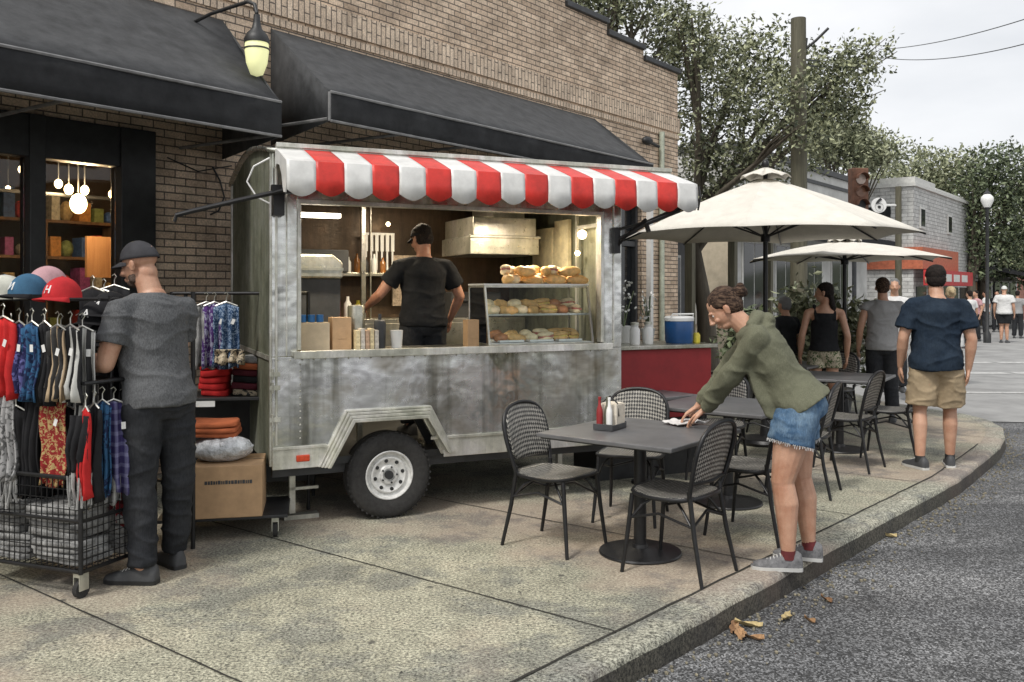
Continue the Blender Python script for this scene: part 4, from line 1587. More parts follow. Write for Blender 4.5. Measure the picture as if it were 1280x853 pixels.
def jar(t, m):
    b = MB(); b.lathe([(.04, 0), (.045, .02), (.045, .13), (.03, .15), (.032, .17)], seg=20); b.obj('jar', M[m], t, smooth=40)
    b = MB(); b.lathe([(.036, .171), (.036, .19), (.01, .195)], seg=20); b.obj('lid', M['alu'], t, smooth=40)
jar(b_, 'whiteplastic')
b_ = thing('glass_jar', RW(.58, .16), 0, 'right of two tall glass drink dispensers on the red counter', 'jar', 'drink jars on the red counter')
jar(b_, 'whiteplastic')
b = MB(); b.lathe([(.03, 0), (.034, .01), (.034, .07), (.02, .09)], seg=16)
o = b.obj('mustard_tub', plain('yellow_plastic', (.6, .5, .05), .4), smooth=40); o.location = RW(1.08, .15); tag(o, 'small yellow tub at the right end of the red counter', 'tub')
b = MB()
for k in range(4): b.lathe([(.028, .0 + k * .03), (.036, .08 + k * .03), (.038, .082 + k * .03)], seg=16)
o = b.obj('cup_stack', M['whiteplastic'], smooth=40); o.location = RW(.3, .2); tag(o, 'stack of white paper cups beside the potted flowers', 'cups')
flowerpot(.48, .4, 1.25, 'taller dark-leaved white flowers behind the drink jars')
flowerpot(.72, .38, 1.05, 'white flowers beside the blue cooler')

# ================================================================ CLOTHES STALLS (left)
CR = R(-21)
CO = Vector((-2.21, 4.6, 0))            # front right corner of the wheeled cart
def CW(x, y, z=0):
    return CO + Vector((x * math.cos(CR) - y * math.sin(CR), x * math.sin(CR) + y * math.cos(CR), z))
ct = thing('wheeled_cart', CO, CR, 'black wire cart on casters with rails of scarves, beside the man in grey', 'cart')
b = MB()
def post(x, y, z0, z1, r=.012): b.cyl((x, y, z0), (x, y, z1), r, seg=8)
WX, WD = -1.0, .52
for x in (0, WX):
    for y in (0, WD):
        post(x, y, .13, .62)
for z in (.14, .40, .62):
    b.tube([(0, 0, z), (WX, 0, z), (WX, WD, z), (0, WD, z)], .011, 6, closed=True)
for x, y in ((-.06, WD * .5), (WX, WD * .5)):
    post(x, y, .62, 1.56, .014)
b.tube([(0, .26, 1.11), (WX, .26, 1.11)], .011, 6)
b.tube([(0.02, .0, 1.11), (WX, .0, 1.11)], .011, 6)
b.tube([(0.02, .0, 1.11), (.02, WD, 1.11)], .011, 6)
b.tube([(0, .26, 1.54), (WX, .26, 1.54)], .012, 6)
b.tube([(.0, .12, 1.54), (WX, .12, 1.54)], .010, 6)
b.obj('cart_frame', M['blackmetal'], ct, smooth=50)
b = MB()
def wires(p, q, up, n, m):
    p, q, up = Vector(p), Vector(q), Vector(up)
    for k in range(n + 1):
        a = p.lerp(q, k / n)
        b.cyl(a, a + up, .0028, seg=4)
    for k in range(m + 1):
        b.cyl(p + up * k / m, q + up * k / m, .0028, seg=4)
wires((0, 0, .15), (WX, 0, .15), (0, 0, .46), 26, 9)
wires((0, 0, .15), (0, WD, .15), (0, 0, .46), 14, 9)
wires((0, WD, .15), (WX, WD, .15), (0, 0, .46), 22, 8)
wires((0, 0, .15), (WX, 0, .15), (0, WD, 0), 22, 10)
b.obj('wire_mesh', M['blackmetal'], ct)
for x, y in ((-.03, .03), (WX + .03, .03), (-.03, WD - .03), (WX + .03, WD - .03)):
    c = thing('caster', (x, y, 0)); c.parent = ct
    b = MB(); b.cyl((-.014, 0, .045), (.014, 0, .045), .045, seg=20); b.obj('tyre', M['rubber'], c, smooth=40)
    b = MB(); b.bx(-.022, -.017, -.03, .03, .04, .11); b.bx(.017, .022, -.03, .03, .04, .11); b.bx(-.022, .022, -.03, .03, .11, .135); b.obj('fork', M['alu'], c)

# folded goods in the basket
FC = {}
def fm(nm, c, c2=None, stripe=None, sc=1):
    if nm not in FC: FC[nm] = fabric(nm, c, c2, stripe, sc)
    return FC[nm]
def folded(c, s, m, name, label, cat, rz=0, layers=3, grp=None, W=None):
    b = MB()
    for k in range(layers):
        z0 = s[2] * k / layers; h_ = s[2] / layers
        ox, oy = random.uniform(-.012, .012), random.uniform(-.012, .012)
        n = 32
        def ring(z, sh):
            out = []
            for i in range(n):
                a = 2 * PI * i / n
                cc, ss = math.cos(a), math.sin(a)
                d = (abs(cc) ** 9 + abs(ss) ** 9) ** (-1 / 9)
                out.append(Vector((ox + s[0] / 2 * sh * d * cc * (1 + .05 * math.sin(3 * a + k)), oy + s[1] / 2 * sh * d * ss, z + .006 * math.sin(2 * a + k))))
            return out
        b.loft([ring(z0 + .001, .96), ring(z0 + h_ * .15, 1), ring(z0 + h_ * .8, .995), ring(z0 + h_ * .97, .95), ring(z0 + h_ * .99, .6)])
    o = b.obj(name, m, smooth=60)
    o.location = c; o.rotation_euler = (0, 0, rz)
    return tag(o, label, cat, grp)
wcl = fm('white_cloth', (.40, .40, .39), (.10, .10, .10), 'fade', 1.6)
for i, (x, y, z, s, lab) in enumerate(((-.22, .15, .155, (.34, .24, .12), 'folded white cloth low in the cart basket, nearest its corner'),
                                    (-.60, .15, .155, (.36, .24, .12), 'folded white cloth low in the cart basket, left of the corner one'),
                                    (-.25, .16, .285, (.36, .26, .17), 'crumpled white bundle high in the cart basket, right'),
                                    (-.66, .16, .285, (.36, .26, .16), 'crumpled white bundle high in the cart basket, left'),
                                    (-.12, .40, .155, (.2, .2, .2), 'white cloth roll against the right side of the cart basket'))):
    folded(CW(x, y, z), s, wcl, 'folded_cloth', lab, 'cloth', CR + random.uniform(-.1, .1), 4, 'white cloths in the cart basket')
folded(CW(-.45, .35, .155), (.5, .2, .3), fm('maroon_cloth', (.15, .02, .03)), 'folded_cloth', 'maroon cloth at the back of the cart basket', 'cloth', CR, 4)

# hanging pieces: a waved sheet with thickness, hung from a rail
def hanging(c, w, h, m, name, label, cat, rz, taper=1.0, waves=3, amp=.018, tassel=None, hanger=True, grp=None, slant=0):
    t = thing(name, c, rz, label, cat, grp)
    ph = random.uniform(0, 6)
    def f(u, v):
        ww = w * (1 + (taper - 1) * v)
        x = (u - .5) * ww + slant * v
        sh = 0.03 * abs(u - .5) * 2 if hanger else 0
        return (x, amp * 1.35 * (0.3 + v) * math.sin(u * PI * 2 * waves + ph + v * 1.5 + 1.6 * noise.noise(Vector((u * 3, v * 2, ph)))) + .02 * v * noise.noise(Vector((u * 4, v * 5, ph + 3))) + .01 * math.sin(v * 7 + ph), -h * v - sh * (1 - v) - (.04 if hanger else 0) - (.012 * math.sin(u * 9 + ph) if v == 1 else 0))
    b = MB(); b.grid(f, max(10, waves * 8), 10)
    b.obj('cloth', m, t, smooth=180, solid=.008)
    if hanger:
        b = MB()
        b.tube([(0, 0, -.035), (0, 0, .0), (.012, 0, .02), (.0, 0, .035), (-.014, 0, .025)], .003, 5)
        b.tube([(-w * .45, 0, -.06), (0, 0, -.03), (w * .45, 0, -.06)], .005, 5)
        b.obj('hanger', M['alu'], t)
    if hanger and cat != 'scarf':
        b = MB(); b.box((w * .3, -.035, -.17), (.022, .001, .038), Matrix.Rotation(random.uniform(-.4, .4), 3, 'Y')); b.obj('price_tag', M['whiteplastic'], t)
    if tassel:
        b = MB()
        n = 16
        for k in range(n):
            u = (k + .5) / n
            p = Vector(f(u, 1))
            b.tube([p, p + Vector((random.uniform(-.008, .008), random.uniform(-.01, .01), -tassel * .5)), p + Vector((random.uniform(-.015, .015), random.uniform(-.015, .015), -tassel))], .0055, 5)
        b.obj('tassels', wcl, t)
    return t
def H_(px, py, y, w, h, m, lab, cat='garment', nm='hanging_garment', rz=CR, **k):
    p = at(px, py, y)
    return hanging(p, w, h, m, nm, lab, cat, rz, **k)
stripeW = fm('black_white_stripe', (.04, .04, .042), (.55, .55, .52), 'v')
# lower rail
g1 = 'scarves and garments on the lower rail of the cart'
H_(8, 484, 4.76, .11, .50, fm('grey_knit', (.42, .42, .42), (.12, .12, .12)), 'pale grey scarf with white tassels at the far left of the lower rail', 'scarf', 'hanging_scarf', tassel=.13, grp=g1, hanger=False)
H_(38, 486, 4.76, .10, .52, fm('black_cloth', (.02, .02, .022)), 'black scarf left of the red and gold patterned one', 'scarf', 'hanging_scarf', grp=g1)
H_(67, 486, 4.70, .17, .47, fm('red_gold_pattern', (.30, .03, .03), (.50, .36, .16), None, 1.6), 'red and gold patterned shawl on the lower rail', 'shawl', 'hanging_shawl', grp=g1, amp=.008)
H_(99, 486, 4.70, .09, .50, stripeW, 'black and white striped scarf right of the patterned shawl', 'scarf', 'hanging_scarf', tassel=.1, grp=g1)
H_(96, 520, 4.60, .13, .30, fm('black_cloth', (.02, .02, .022)), 'black scarf ending in a white tassel bunch at the cart corner', 'scarf', 'hanging_scarf', tassel=.16, grp=g1, hanger=False)
H_(107, 500, 4.60, .05, .46, fm('bright_red', (.55, .03, .03)), 'narrow bright red scarf at the cart corner', 'scarf', 'hanging_scarf', grp=g1)
H_(118, 496, 4.66, .07, .50, fm('black_cloth', (.02, .02, .022)), 'black scarf between the red scarf and the blue one', 'scarf', 'hanging_scarf', grp=g1)
H_(128, 492, 4.72, .08, .50, fm('blue_knit', (.04, .12, .24), (.02, .03, .08)), 'mid blue scarf right of the red one', 'scarf', 'hanging_scarf', grp=g1, rz=CR + .5)
H_(142, 492, 4.80, .15, .50, fm('purple_plaid', (.06, .05, .16), (.22, .22, .36), 'plaid'), 'navy plaid shirt with a pale mark on the lower rail', 'shirt', 'hanging_shirt', grp=g1, rz=CR + .9, slant=.03)
H_(153, 494, 4.92, .12, .46, fm('purple_plaid', (.06, .05, .16), (.22, .22, .36), 'plaid'), 'second navy plaid shirt, nearest the man in grey', 'shirt', 'hanging_shirt', grp=g1, rz=CR + 1.1, slant=.05)
H_(160, 590, 4.95, .12, .28, fm('red_plaid', (.30, .03, .04), (.1, .02, .02), 'plaid'), 'red plaid cloth hanging low behind the leg of the man in grey', 'cloth', 'hanging_cloth', rz=CR + 1.0, hanger=False)
H_(134, 590, 4.80, .13, .17, wcl, 'white pouch hanging at the right side of the cart', 'pouch', 'hanging_pouch', rz=CR + .8, hanger=False)
# upper rail
g2 = 'garments on the upper rail of the cart'
H_(4, 388, 4.72, .17, .42, fm('bright_red', (.55, .03, .03)), 'bright red jersey at the far left of the upper rail', 'jersey', 'hanging_jersey', grp=g2)
H_(24, 394, 4.70, .12, .38, fm('navy_cloth', (.03, .03, .10), (.12, .12, .3)), 'navy jersey right of the red one on the upper rail', 'jersey', 'hanging_jersey', grp=g2)
H_(40, 394, 4.66, .12, .40, fm('blue_knit', (.04, .12, .24), (.02, .03, .08)), 'blue and black jersey under the blue cap', 'jersey', 'hanging_jersey', grp=g2)
H_(56, 394, 4.64, .10, .42, fm('black_cloth', (.02, .02, .022)), 'black jersey between the blue cap and the red cap', 'jersey', 'hanging_jersey', grp=g2)
H_(72, 398, 4.60, .12, .38, fm('tan_stripe', (.05, .05, .05), (.45, .34, .22), 'v'), 'tan and black striped garment under the red cap', 'garment', 'hanging_garment', grp=g2)
H_(88, 398, 4.60, .13, .38, stripeW, 'black and white striped garment under the brim of the red cap', 'garment', 'hanging_garment', grp=g2)
H_(103, 400, 4.66, .12, .40, stripeW, 'last striped garment on the upper rail, toward the man in grey', 'garment', 'hanging_garment', grp=g2, rz=CR + .6)
g3 = 'dark garments on the back rail of the cart'
for k, (px, m_, lb) in enumerate(((14, 'navy', 'dark navy garment on the rear rail behind the red jersey'), (34, 'black', 'black garment on the rear rail behind the blue cap'), (54, 'maroon', 'dark maroon garment on the rear rail behind the red cap'), (76, 'black', 'black garment on the rear rail behind the tan striped one'), (98, 'grey', 'grey garment on the rear rail behind the last striped one'))):
    H_(px, 400, 5.05, .20, .52, {'navy': fm('navy_cloth', (.03, .03, .10)), 'black': fm('black_cloth', (.02, .02, .022)), 'maroon': fm('maroon_cloth', (.15, .02, .03)), 'grey': fm('grey_knit', (.42, .42, .42), (.12, .12, .12))}[m_], lb, 'garment', 'hanging_garment', grp=g3, rz=CR + .3 * (k - 2))
for k, (px, lb) in enumerate(((20, 'black scarf low behind the black and the grey tasselled ones'), (50, 'black scarf low behind the red and gold shawl, left half'), (84, 'black scarf low behind the red and gold shawl, right half'))):
    H_(px, 500, 4.95, .18, .50, fm('black_cloth', (.02, .02, .022)), lb, 'scarf', 'hanging_scarf', grp='black scarves behind the lower rail')
# caps lying on the top rail
def cap_mesh(m, mb, logo=None, s=1.0):
    t = thing('baseball_cap', (0, 0, 0), 0, 'x', 'cap', 'caps on display')
    b = MB()
    n = 28
    rings = []
    for k in range(10):
        a = (k / 9) * PI / 2
        rr = math.cos(a)
        rings.append([Vector((.085 * s * rr * math.cos(2 * PI * i / n), .098 * s * rr * math.sin(2 * PI * i / n), .105 * s * math.sin(a) + .012 * s * math.cos(2 * PI * i / n) * 0)) for i in range(n)])
    b.loft([[Vector((p.x * .97, p.y * .97, p.z)) for p in rings[0]]] + rings[:-1] + [[Vector((p.x * .05, p.y * .05, .105 * s)) for p in rings[0]]], closed_ends=False)
    b.obj('crown', m, t, smooth=60, solid=.003)
    b = MB()
    def br(u, v):
        a = PI * (.5 + (u - .5) * .78)
        r0 = Vector((.085 * s * math.cos(a), .098 * s * math.sin(a), .0))
        r1 = Vector((.088 * s * math.cos(a), .098 * s * math.sin(a) + .072 * s * math.sin(PI * u) ** .6, -.008 - .018 * s * (abs(u - .5) * 2) ** 2))
        return r0.lerp(r1, v)
    b.grid(br, 16, 5)
    b.obj('brim', mb, t, smooth=60, solid=.003)
    b = MB(); b.ell((0, 0, .106 * s), (.008, .008, .004), seg=8, rings=4)
    b.obj('button', mb, t)
    if logo:
        cu = bpy.data.curves.new('logo', 'FONT')
        cu.body = logo
        cu.size = .058 * s
        cu.extrude = .002
        cu.align_x = 'CENTER'
        tmp = bpy.data.objects.new('tmp', cu)
        COL.objects.link(tmp)
        dg = bpy.context.evaluated_depsgraph_get()
        me = bpy.data.meshes.new_from_object(tmp.evaluated_get(dg))
        bpy.data.objects.remove(tmp)
        for v in me.vertices:       # wrap on the front of the crown (front is +y)
            ang = v.co.x / .085 / s
            zz = .022 * s + v.co.y
            rr = math.cos(math.asin(min(.95, zz / .105 / s)))
            out = 1 + (v.co.z + .004) / .09
            v.co = Vector((-.085 * s * rr * math.sin(-ang) * out * -1, .098 * s * rr * math.cos(ang) * out, zz))
        # mirror so that it reads from outside
        for v in me.vertices:
            v.co.x = -v.co.x
        me.materials.clear()
        link_mesh('logo', me, M['whiteplastic'], t)
    return t
def capat(px, py, y, m, mb, rz, lab, logo=None, tilt=0, s=1.12):
    c = cap_mesh(m, mb, logo, s * .95)
    c.location = at(px, py, y); c.rotation_euler = (tilt, 0, rz)
    return tag(c, lab)
bl = fm('blue_cap', (.05, .13, .22)); rd = fm('red_cap', (.50, .03, .035)); bk = fm('black_cap', (.02, .02, .022))
capat(36, 368, 4.72, bl, bk, R(150), 'slate blue baseball cap with a pale letter mark on top of the cart rail', 'N', s=1.08)
capat(78, 372, 4.60, rd, rd, R(160), 'bright red baseball cap with white letters on top of the cart rail', 'H', s=1.05)
capat(6, 374, 4.85, fm('white_cap', (.55, .55, .48)), bl, R(120), 'off white cap at the left edge behind the blue cap', s=1.3)
capat(60, 360, 4.95, fm('pink_cap', (.5, .3, .32)), bk, R(160), 'pale pink cap between the blue cap and the red cap', s=1.2)
# black display rack behind with black caps
rk = thing('cap_rack', CW(-.38, .95), CR, 'black rack with black garments and caps behind the cart', 'rack')
b = MB()
for x in (-.45, .28):
    b.cyl((x, 0, .0), (x, 0, 1.58), .014, seg=8)
for z in (.4, 1.0, 1.5):
    b.cyl((-.45, 0, z), (.28, 0, z), .011, seg=8)
b.obj('rack_frame', M['blackmetal'], rk, smooth=50)
for k, (px, py, y, lab) in enumerate(((116, 352, 5.35, 'black jacket on the rack behind the red cap'), (130, 356, 5.4, 'black hooded top left of the man in grey'), (143, 350, 5.45, 'black jacket nearest the man in grey'))):
    H_(px, py, y, .20, .72, fm('black_cloth', (.02, .02, .022)), lab, 'jacket', 'hanging_jacket', grp='black jackets on the rack', rz=CR + .2 * k, taper=1.1)
capat(138, 392, 5.1, bk, bk, R(160), 'black cap with a white mark, upper of two beside the man in grey', 'M', s=1.25)
capat(122, 402, 5.05, bk, bk, R(170), 'black cap with white marks, lower of two beside the red cap', 'A', s=1.2)
capat(131, 428, 5.05, bk, bk, R(170), 'black cap with a pale trim by the forearm of the man in grey', 'B', s=1.2)

# shelf rack between the man and the trailer
sr = thing('shelf_rack', (-2.32, 6.75, 0), R(8), 'tall black shelf rack of clothes against the left end of the trailer', 'shelf rack')
b = MB()
for x in (-.15, .80):
    for y in (-.35, .1):
        b.cyl((x, y, 0), (x, y, 1.58), .014, seg=8)
b.cyl((-.15, -.35, 1.57), (.8, -.35, 1.57), .012, seg=8)
b.cyl((-.15, .1, 1.57), (.8, .1, 1.57), .012, seg=8)
b.obj('rack_post', M['blackmetal'], sr)
for z in (.8,):
    b = MB(); b.bx(-.16, .81, -.36, .11, z, z + .022); b.obj('shelf', M['dark'], sr, bevel=.003)
b = MB(); b.bx(-.16, .81, .085, .09, .12, .795); b.obj('back_panel', M['dark'], sr)
b = MB(); b.bx(0.02, .15, -.372, -.361, .76, .80); b.obj('price_ticket', M['whiteplastic'], sr)
def SW(x, y, z):
    return Vector((-2.32, 6.75, 0)) + Vector((x * math.cos(R(8)) - y * math.sin(R(8)), x * math.sin(R(8)) + y * math.cos(R(8)), z))
SRG = 'clothes on the shelf rack'
folded(SW(.12, -.15, .823), (.2, .26, .24), fm('bright_red', (.55, .03, .03)), 'folded_clothes', 'bright red folded shirts on the shelf beside the man in grey', 'clothes', R(8), 5, SRG)
for k, (m_, lb) in enumerate(((fm('cream_cloth', (.5, .42, .3), (.05, .05, .05)), 'cream and black folded garment at the bottom of the shelf pile'), (fm('dark_maroon', (.10, .02, .03)), 'maroon folded garment second in the shelf pile'), (fm('black_cloth', (.02, .02, .022)), 'black folded garment in the middle of the shelf pile'),
                             (fm('dark_maroon', (.10, .02, .03)), 'maroon folded garment fourth in the shelf pile'), (fm('orange_cloth', (.42, .12, .05)), 'rust folded garment fifth in the shelf pile'), (wcl, 'white folded garment at the top of the shelf pile'))):
    folded(SW(.34, -.15, .823 + k * .048), (.2, .26, .046), m_, 'folded_clothes', lb, 'clothes', R(8), 1, SRG)
bag_ = thing('tote_bag', SW(.64, -.12, .823), R(8), 'dark red tote bag at the right end of the shelf', 'bag')
b = MB(); b.loft([[Vector((x * w, y * d, z)) for x, y in ((-1, -1), (-.3, -1.1), (.4, -1.1), (1, -1), (1, 1), (-1, 1))] for w, d, z in ((.12, .08, 0), (.135, .09, .1), (.125, .05, .26), (.12, .02, .29))])
b.obj('body', fm('dark_red_leather', (.22, .02, .03)), bag_, smooth=40)
b = MB(); b.tube([(-.06, -.02, .28), (-.05, -.02, .36), (.05, -.02, .36), (.06, -.02, .28)], .006, 6); b.obj('handle', M['dark'], bag_)
for px, w_, m_, lb, rz_ in ((258, .16, wcl, 'white garment on the rack just behind the shoulder of the man in grey', .2), (268, .16, fm('purple_cloth', (.07, .03, .14), (.3, .3, .4)), 'purple patterned garment on the rack by the trailer', .1),
                       (283, .17, fm('blue_pattern', (.03, .07, .15), (.25, .33, .45), None, 2), 'blue patterned garment on the rack by the trailer', 0)):
    H_(px, 372, 6.35, w_, .46, m_, lb, 'garment', 'hanging_garment', rz=R(8) + rz_, grp='garments hung above the shelf', taper=1.05)
H_(287, 437, 6.32, .2, .10, fm('cream_cloth', (.5, .42, .3), (.05, .05, .05)), 'small cream scarf hanging below the blue patterned garment', 'scarf', 'hanging_scarf', rz=R(8), hanger=False)
# black cloth-covered lower part, dolly with cardboard box
dl = thing('platform_dolly', (-2.00, 5.90, 0), R(12), 'low black dolly under the cardboard box', 'dolly')
b = MB(); b.bx(-.28, .52, -.25, .3, .13, .15); b.obj('deck', M['dark'], dl, bevel=.004)
for x, y in ((-.22, -.2), (.44, -.2), (-.22, .24), (.44, .24)):
    c = thing('caster', (x, y, 0)); c.parent = dl
    b = MB(); b.cyl((-.013, 0, .045), (.013, 0, .045), .045, seg=18); b.obj('tyre', M['rubber'], c, smooth=40)
    b = MB(); b.bx(-.022, -.017, -.025, .025, .04, .1); b.bx(.017, .022, -.025, .025, .04, .1); b.bx(-.022, .022, -.025, .025, .1, .129); b.obj('fork', M['alu'], c)
bx_ = thing('cardboard_box', (-1.86, 5.88, .151), R(12), 'large brown cardboard box on the dolly behind the man in grey', 'box')
b = MB(); b.bx(-.2, .23, -.22, .2, 0, .33); b.obj('carton', M['cardboard'], bx_, bevel=.005)
b = MB(); b.bx(-.2, .23, -.012, .012, .331, .333); b.obj('tape', plain('brown_tape', (.35, .24, .14), .3), bx_)
b = MB()
x = -.12
while x < .16:
    w_ = random.choice((.008, .012, .016)); b.bx(x, x + w_, -.2225, -.2205, .215, .235 + .004 * random.random()); x += w_ + .004
b.obj('printed_line', M['dark2'], bx_)
b = MB(); b.ell((0, 0, .075), (.20, .18, .085), seg=36, rings=22, jitter=.045); b.ell((.08, -.05, .09), (.12, .12, .07), seg=26, rings=16, jitter=.06); o = b.obj('plastic_bag', plain('clear_plastic_wrap', (.6, .62, .64), .15, var=.35, scale=22, bump=.8, bscale=40, bdist=.02), smooth=180); o.location = (-1.90, 5.88, .482); tag(o, 'shiny clear plastic bag of clothes on the cardboard box', 'bag')
folded((-1.95, 5.90, .638), (.30, .28, .10), fm('orange_cloth', (.42, .12, .05)), 'folded_clothes', 'rust red cloth bundle lying on the plastic bag', 'clothes', R(12), 3)
# ================================================================ PEOPLE
def vec(*a): return Vector(a)
def cone(b, p0, p1, r0, r1, caps='ss', seg=14):
    b.cyl(p0, p1, r0, r1, seg)
    if caps[0] == 's': b.ell(p0, r0, seg=seg, rings=8)
    if caps[1] == 's': b.ell(p1, r1, seg=seg, rings=8)
def remesh(b, name, mat_, parent, voxel, sm=4, wrinkle=0, wf=9, strand=0, sdir=(1, 1, 6)):
    bmesh.ops.recalc_face_normals(b.bm, faces=b.bm.faces[:])
    me = bpy.data.meshes.new('t'); b.bm.to_mesh(me); b.bm.free()
    o = bpy.data.objects.new('t', me); COL.objects.link(o)
    m = o.modifiers.new('r', 'REMESH'); m.mode = 'VOXEL'; m.voxel_size = voxel
    m = o.modifiers.new('s', 'SMOOTH'); m.iterations = sm; m.factor = .5
    dg = bpy.context.evaluated_depsgraph_get()
    nm = bpy.data.meshes.new_from_object(o.evaluated_get(dg))
    bpy.data.objects.remove(o); bpy.data.meshes.remove(me)
    if wrinkle or strand:
        n = len(nm.vertices)
        co = np.empty(n * 3); nm.vertices.foreach_get('co', co); co = co.reshape(-1, 3)
        no = np.empty(n * 3); nm.vertex_normals.foreach_get('vector', no); no = no.reshape(-1, 3)
        for i in range(n):
            p = Vector(co[i])
            if wrinkle:
                # folds: warped ridged noise, running slantwise
                q = p + Vector((noise.noise(p * 4), noise.noise(p * 4 + Vector((7, 1, 2))), noise.noise(p * 4 + Vector((1, 9, 4))))) * .07
                rg = max(0., 1 - abs(noise.noise(Vector((q.x * wf * .6, q.y * wf * .6, q.z * wf * 1.3)))) * 3.0) ** 1.6 + .22 * max(0., 1 - abs(noise.noise(Vector((q.x * wf * 1.9 + 5, q.y * wf * 1.9, q.z * wf * 2.6)))) * 3.0) ** 2
                d = (rg - .35) * wrinkle * 1.0 + noise.noise(p * 6) * wrinkle * .9
            else:
                d = strand * noise.noise(Vector((p.x * 9 * sdir[0], p.y * 9 * sdir[1], p.z * 9 * sdir[2])))
            co[i] += no[i] * d
        nm.vertices.foreach_set('co', co.reshape(-1))
    nm.materials.clear()
    return link_mesh(name, nm, mat_, parent, 180)

def hand(b, w, d, n, side, curl=.35, s=1.0):
    """w wrist, d finger direction, n back-of-hand normal, side +1 when the thumb lies toward cross(d, n)"""
    d = d.normalized(); n = (n - d * n.dot(d)).normalized(); t = d.cross(n) * side
    X = lambda a, c, e: w + (d * a + t * c + n * e) * s
    rings = []
    for a, hw, hh in ((-.02, .026, .019), (.02, .030, .018), (.05, .040, .016), (.085, .042, .014), (.10, .038, .011)):
        rings.append(b.ering(X(a, 0, 0), t, n, hw * s, hh * s, 12))
    b.loft(rings)
    for i, (c, L) in enumerate(((.031, .072), (.0105, .082), (-.0105, .076), (-.031, .06))):
        p = X(.085, c, 0)
        dirv = d + t * (c * 2.2)
        ang = curl * (.55 + .12 * i)
        r = .0092 * s
        for k, f in enumerate((.45, .32, .26)):
            dv = (dirv.normalized() * math.cos(ang) - n * math.sin(ang))
            q = p + dv * L * f * s * 1.05
            cone(b, p, q, r, r * .93, 'ss', 8)
            p = q; r *= .92; ang += curl * .8
    p = X(.02, .024, -.004); q = X(.05, .052, -.012); r_ = X(.078, .062, -.020); u = X(.10, .060, -.026)
    cone(b, p, q, .015 * s, .012 * s, 'ss', 8); cone(b, q, r_, .0115 * s, .010 * s, 'ss', 8); cone(b, r_, u, .010 * s, .008 * s, 'ss', 8)

def head(b, c, f, u, s=1.0, chin=1.0):
    f = f.normalized(); u = (u - f * u.dot(f)).normalized(); r = f.cross(u)
    X = lambda x, y, z: c + (r * x + f * y + u * z) * s
    A = (r, f, u)
    E = lambda x, y, z, a, bb, cc, sg=16: b.ell(X(x, y, z), (a * s, bb * s, cc * s), A, seg=sg, rings=12)
    E(0, -.012, .04, .075, .095, .078)
    E(0, .022, -.012, .061, .072, .083)
    E(0, .036, -.078, .040, .042, .036 * chin)
    E(0, -.03, -.05, .055, .06, .06)
    E(0, .082, .024, .046, .014, .010)                 # brow
    E(-.034, .070, -.03, .022, .018, .018); E(.034, .070, -.03, .022, .018, .018)
    b.tube([X(0, .090, .018), X(0, .103, -.008), X(0, .113, -.027), X(0, .094, -.038)], [.008 * s, .010 * s, .014 * s, .010 * s], 8)
    E(-.012, .095, -.034, .009, .010, .007, 8); E(.012, .095, -.034, .009, .010, .007, 8)
    E(0, .088, -.060, .023, .010, .006, 10); E(0, .085, -.071, .019, .010, .006, 10)
    for k in (-1, 1):
        E(k * .076, -.008, -.010, .010, .018, .030, 10)
        E(k * .083, -.016, .0, .006, .014, .022, 8)
    return X, A

def torso(b, P, N, rp, rc, rings, seg=22):
    """rings: fraction along the spine, half width, half depth, forward shift"""
    t = (N - P).normalized(); out = []
    for f, a, c, sh in rings:
        R_ = rp.lerp(rc, min(1, max(0, f))).normalized()
        F_ = t.cross(R_).normalized(); R2 = F_.cross(t)
        ce = P.lerp(N, f) if f >= 0 else P + (N - P) * f
        out.append(b.ering(ce + F_ * sh, R2, F_, a, c, seg))
    b.loft(out)

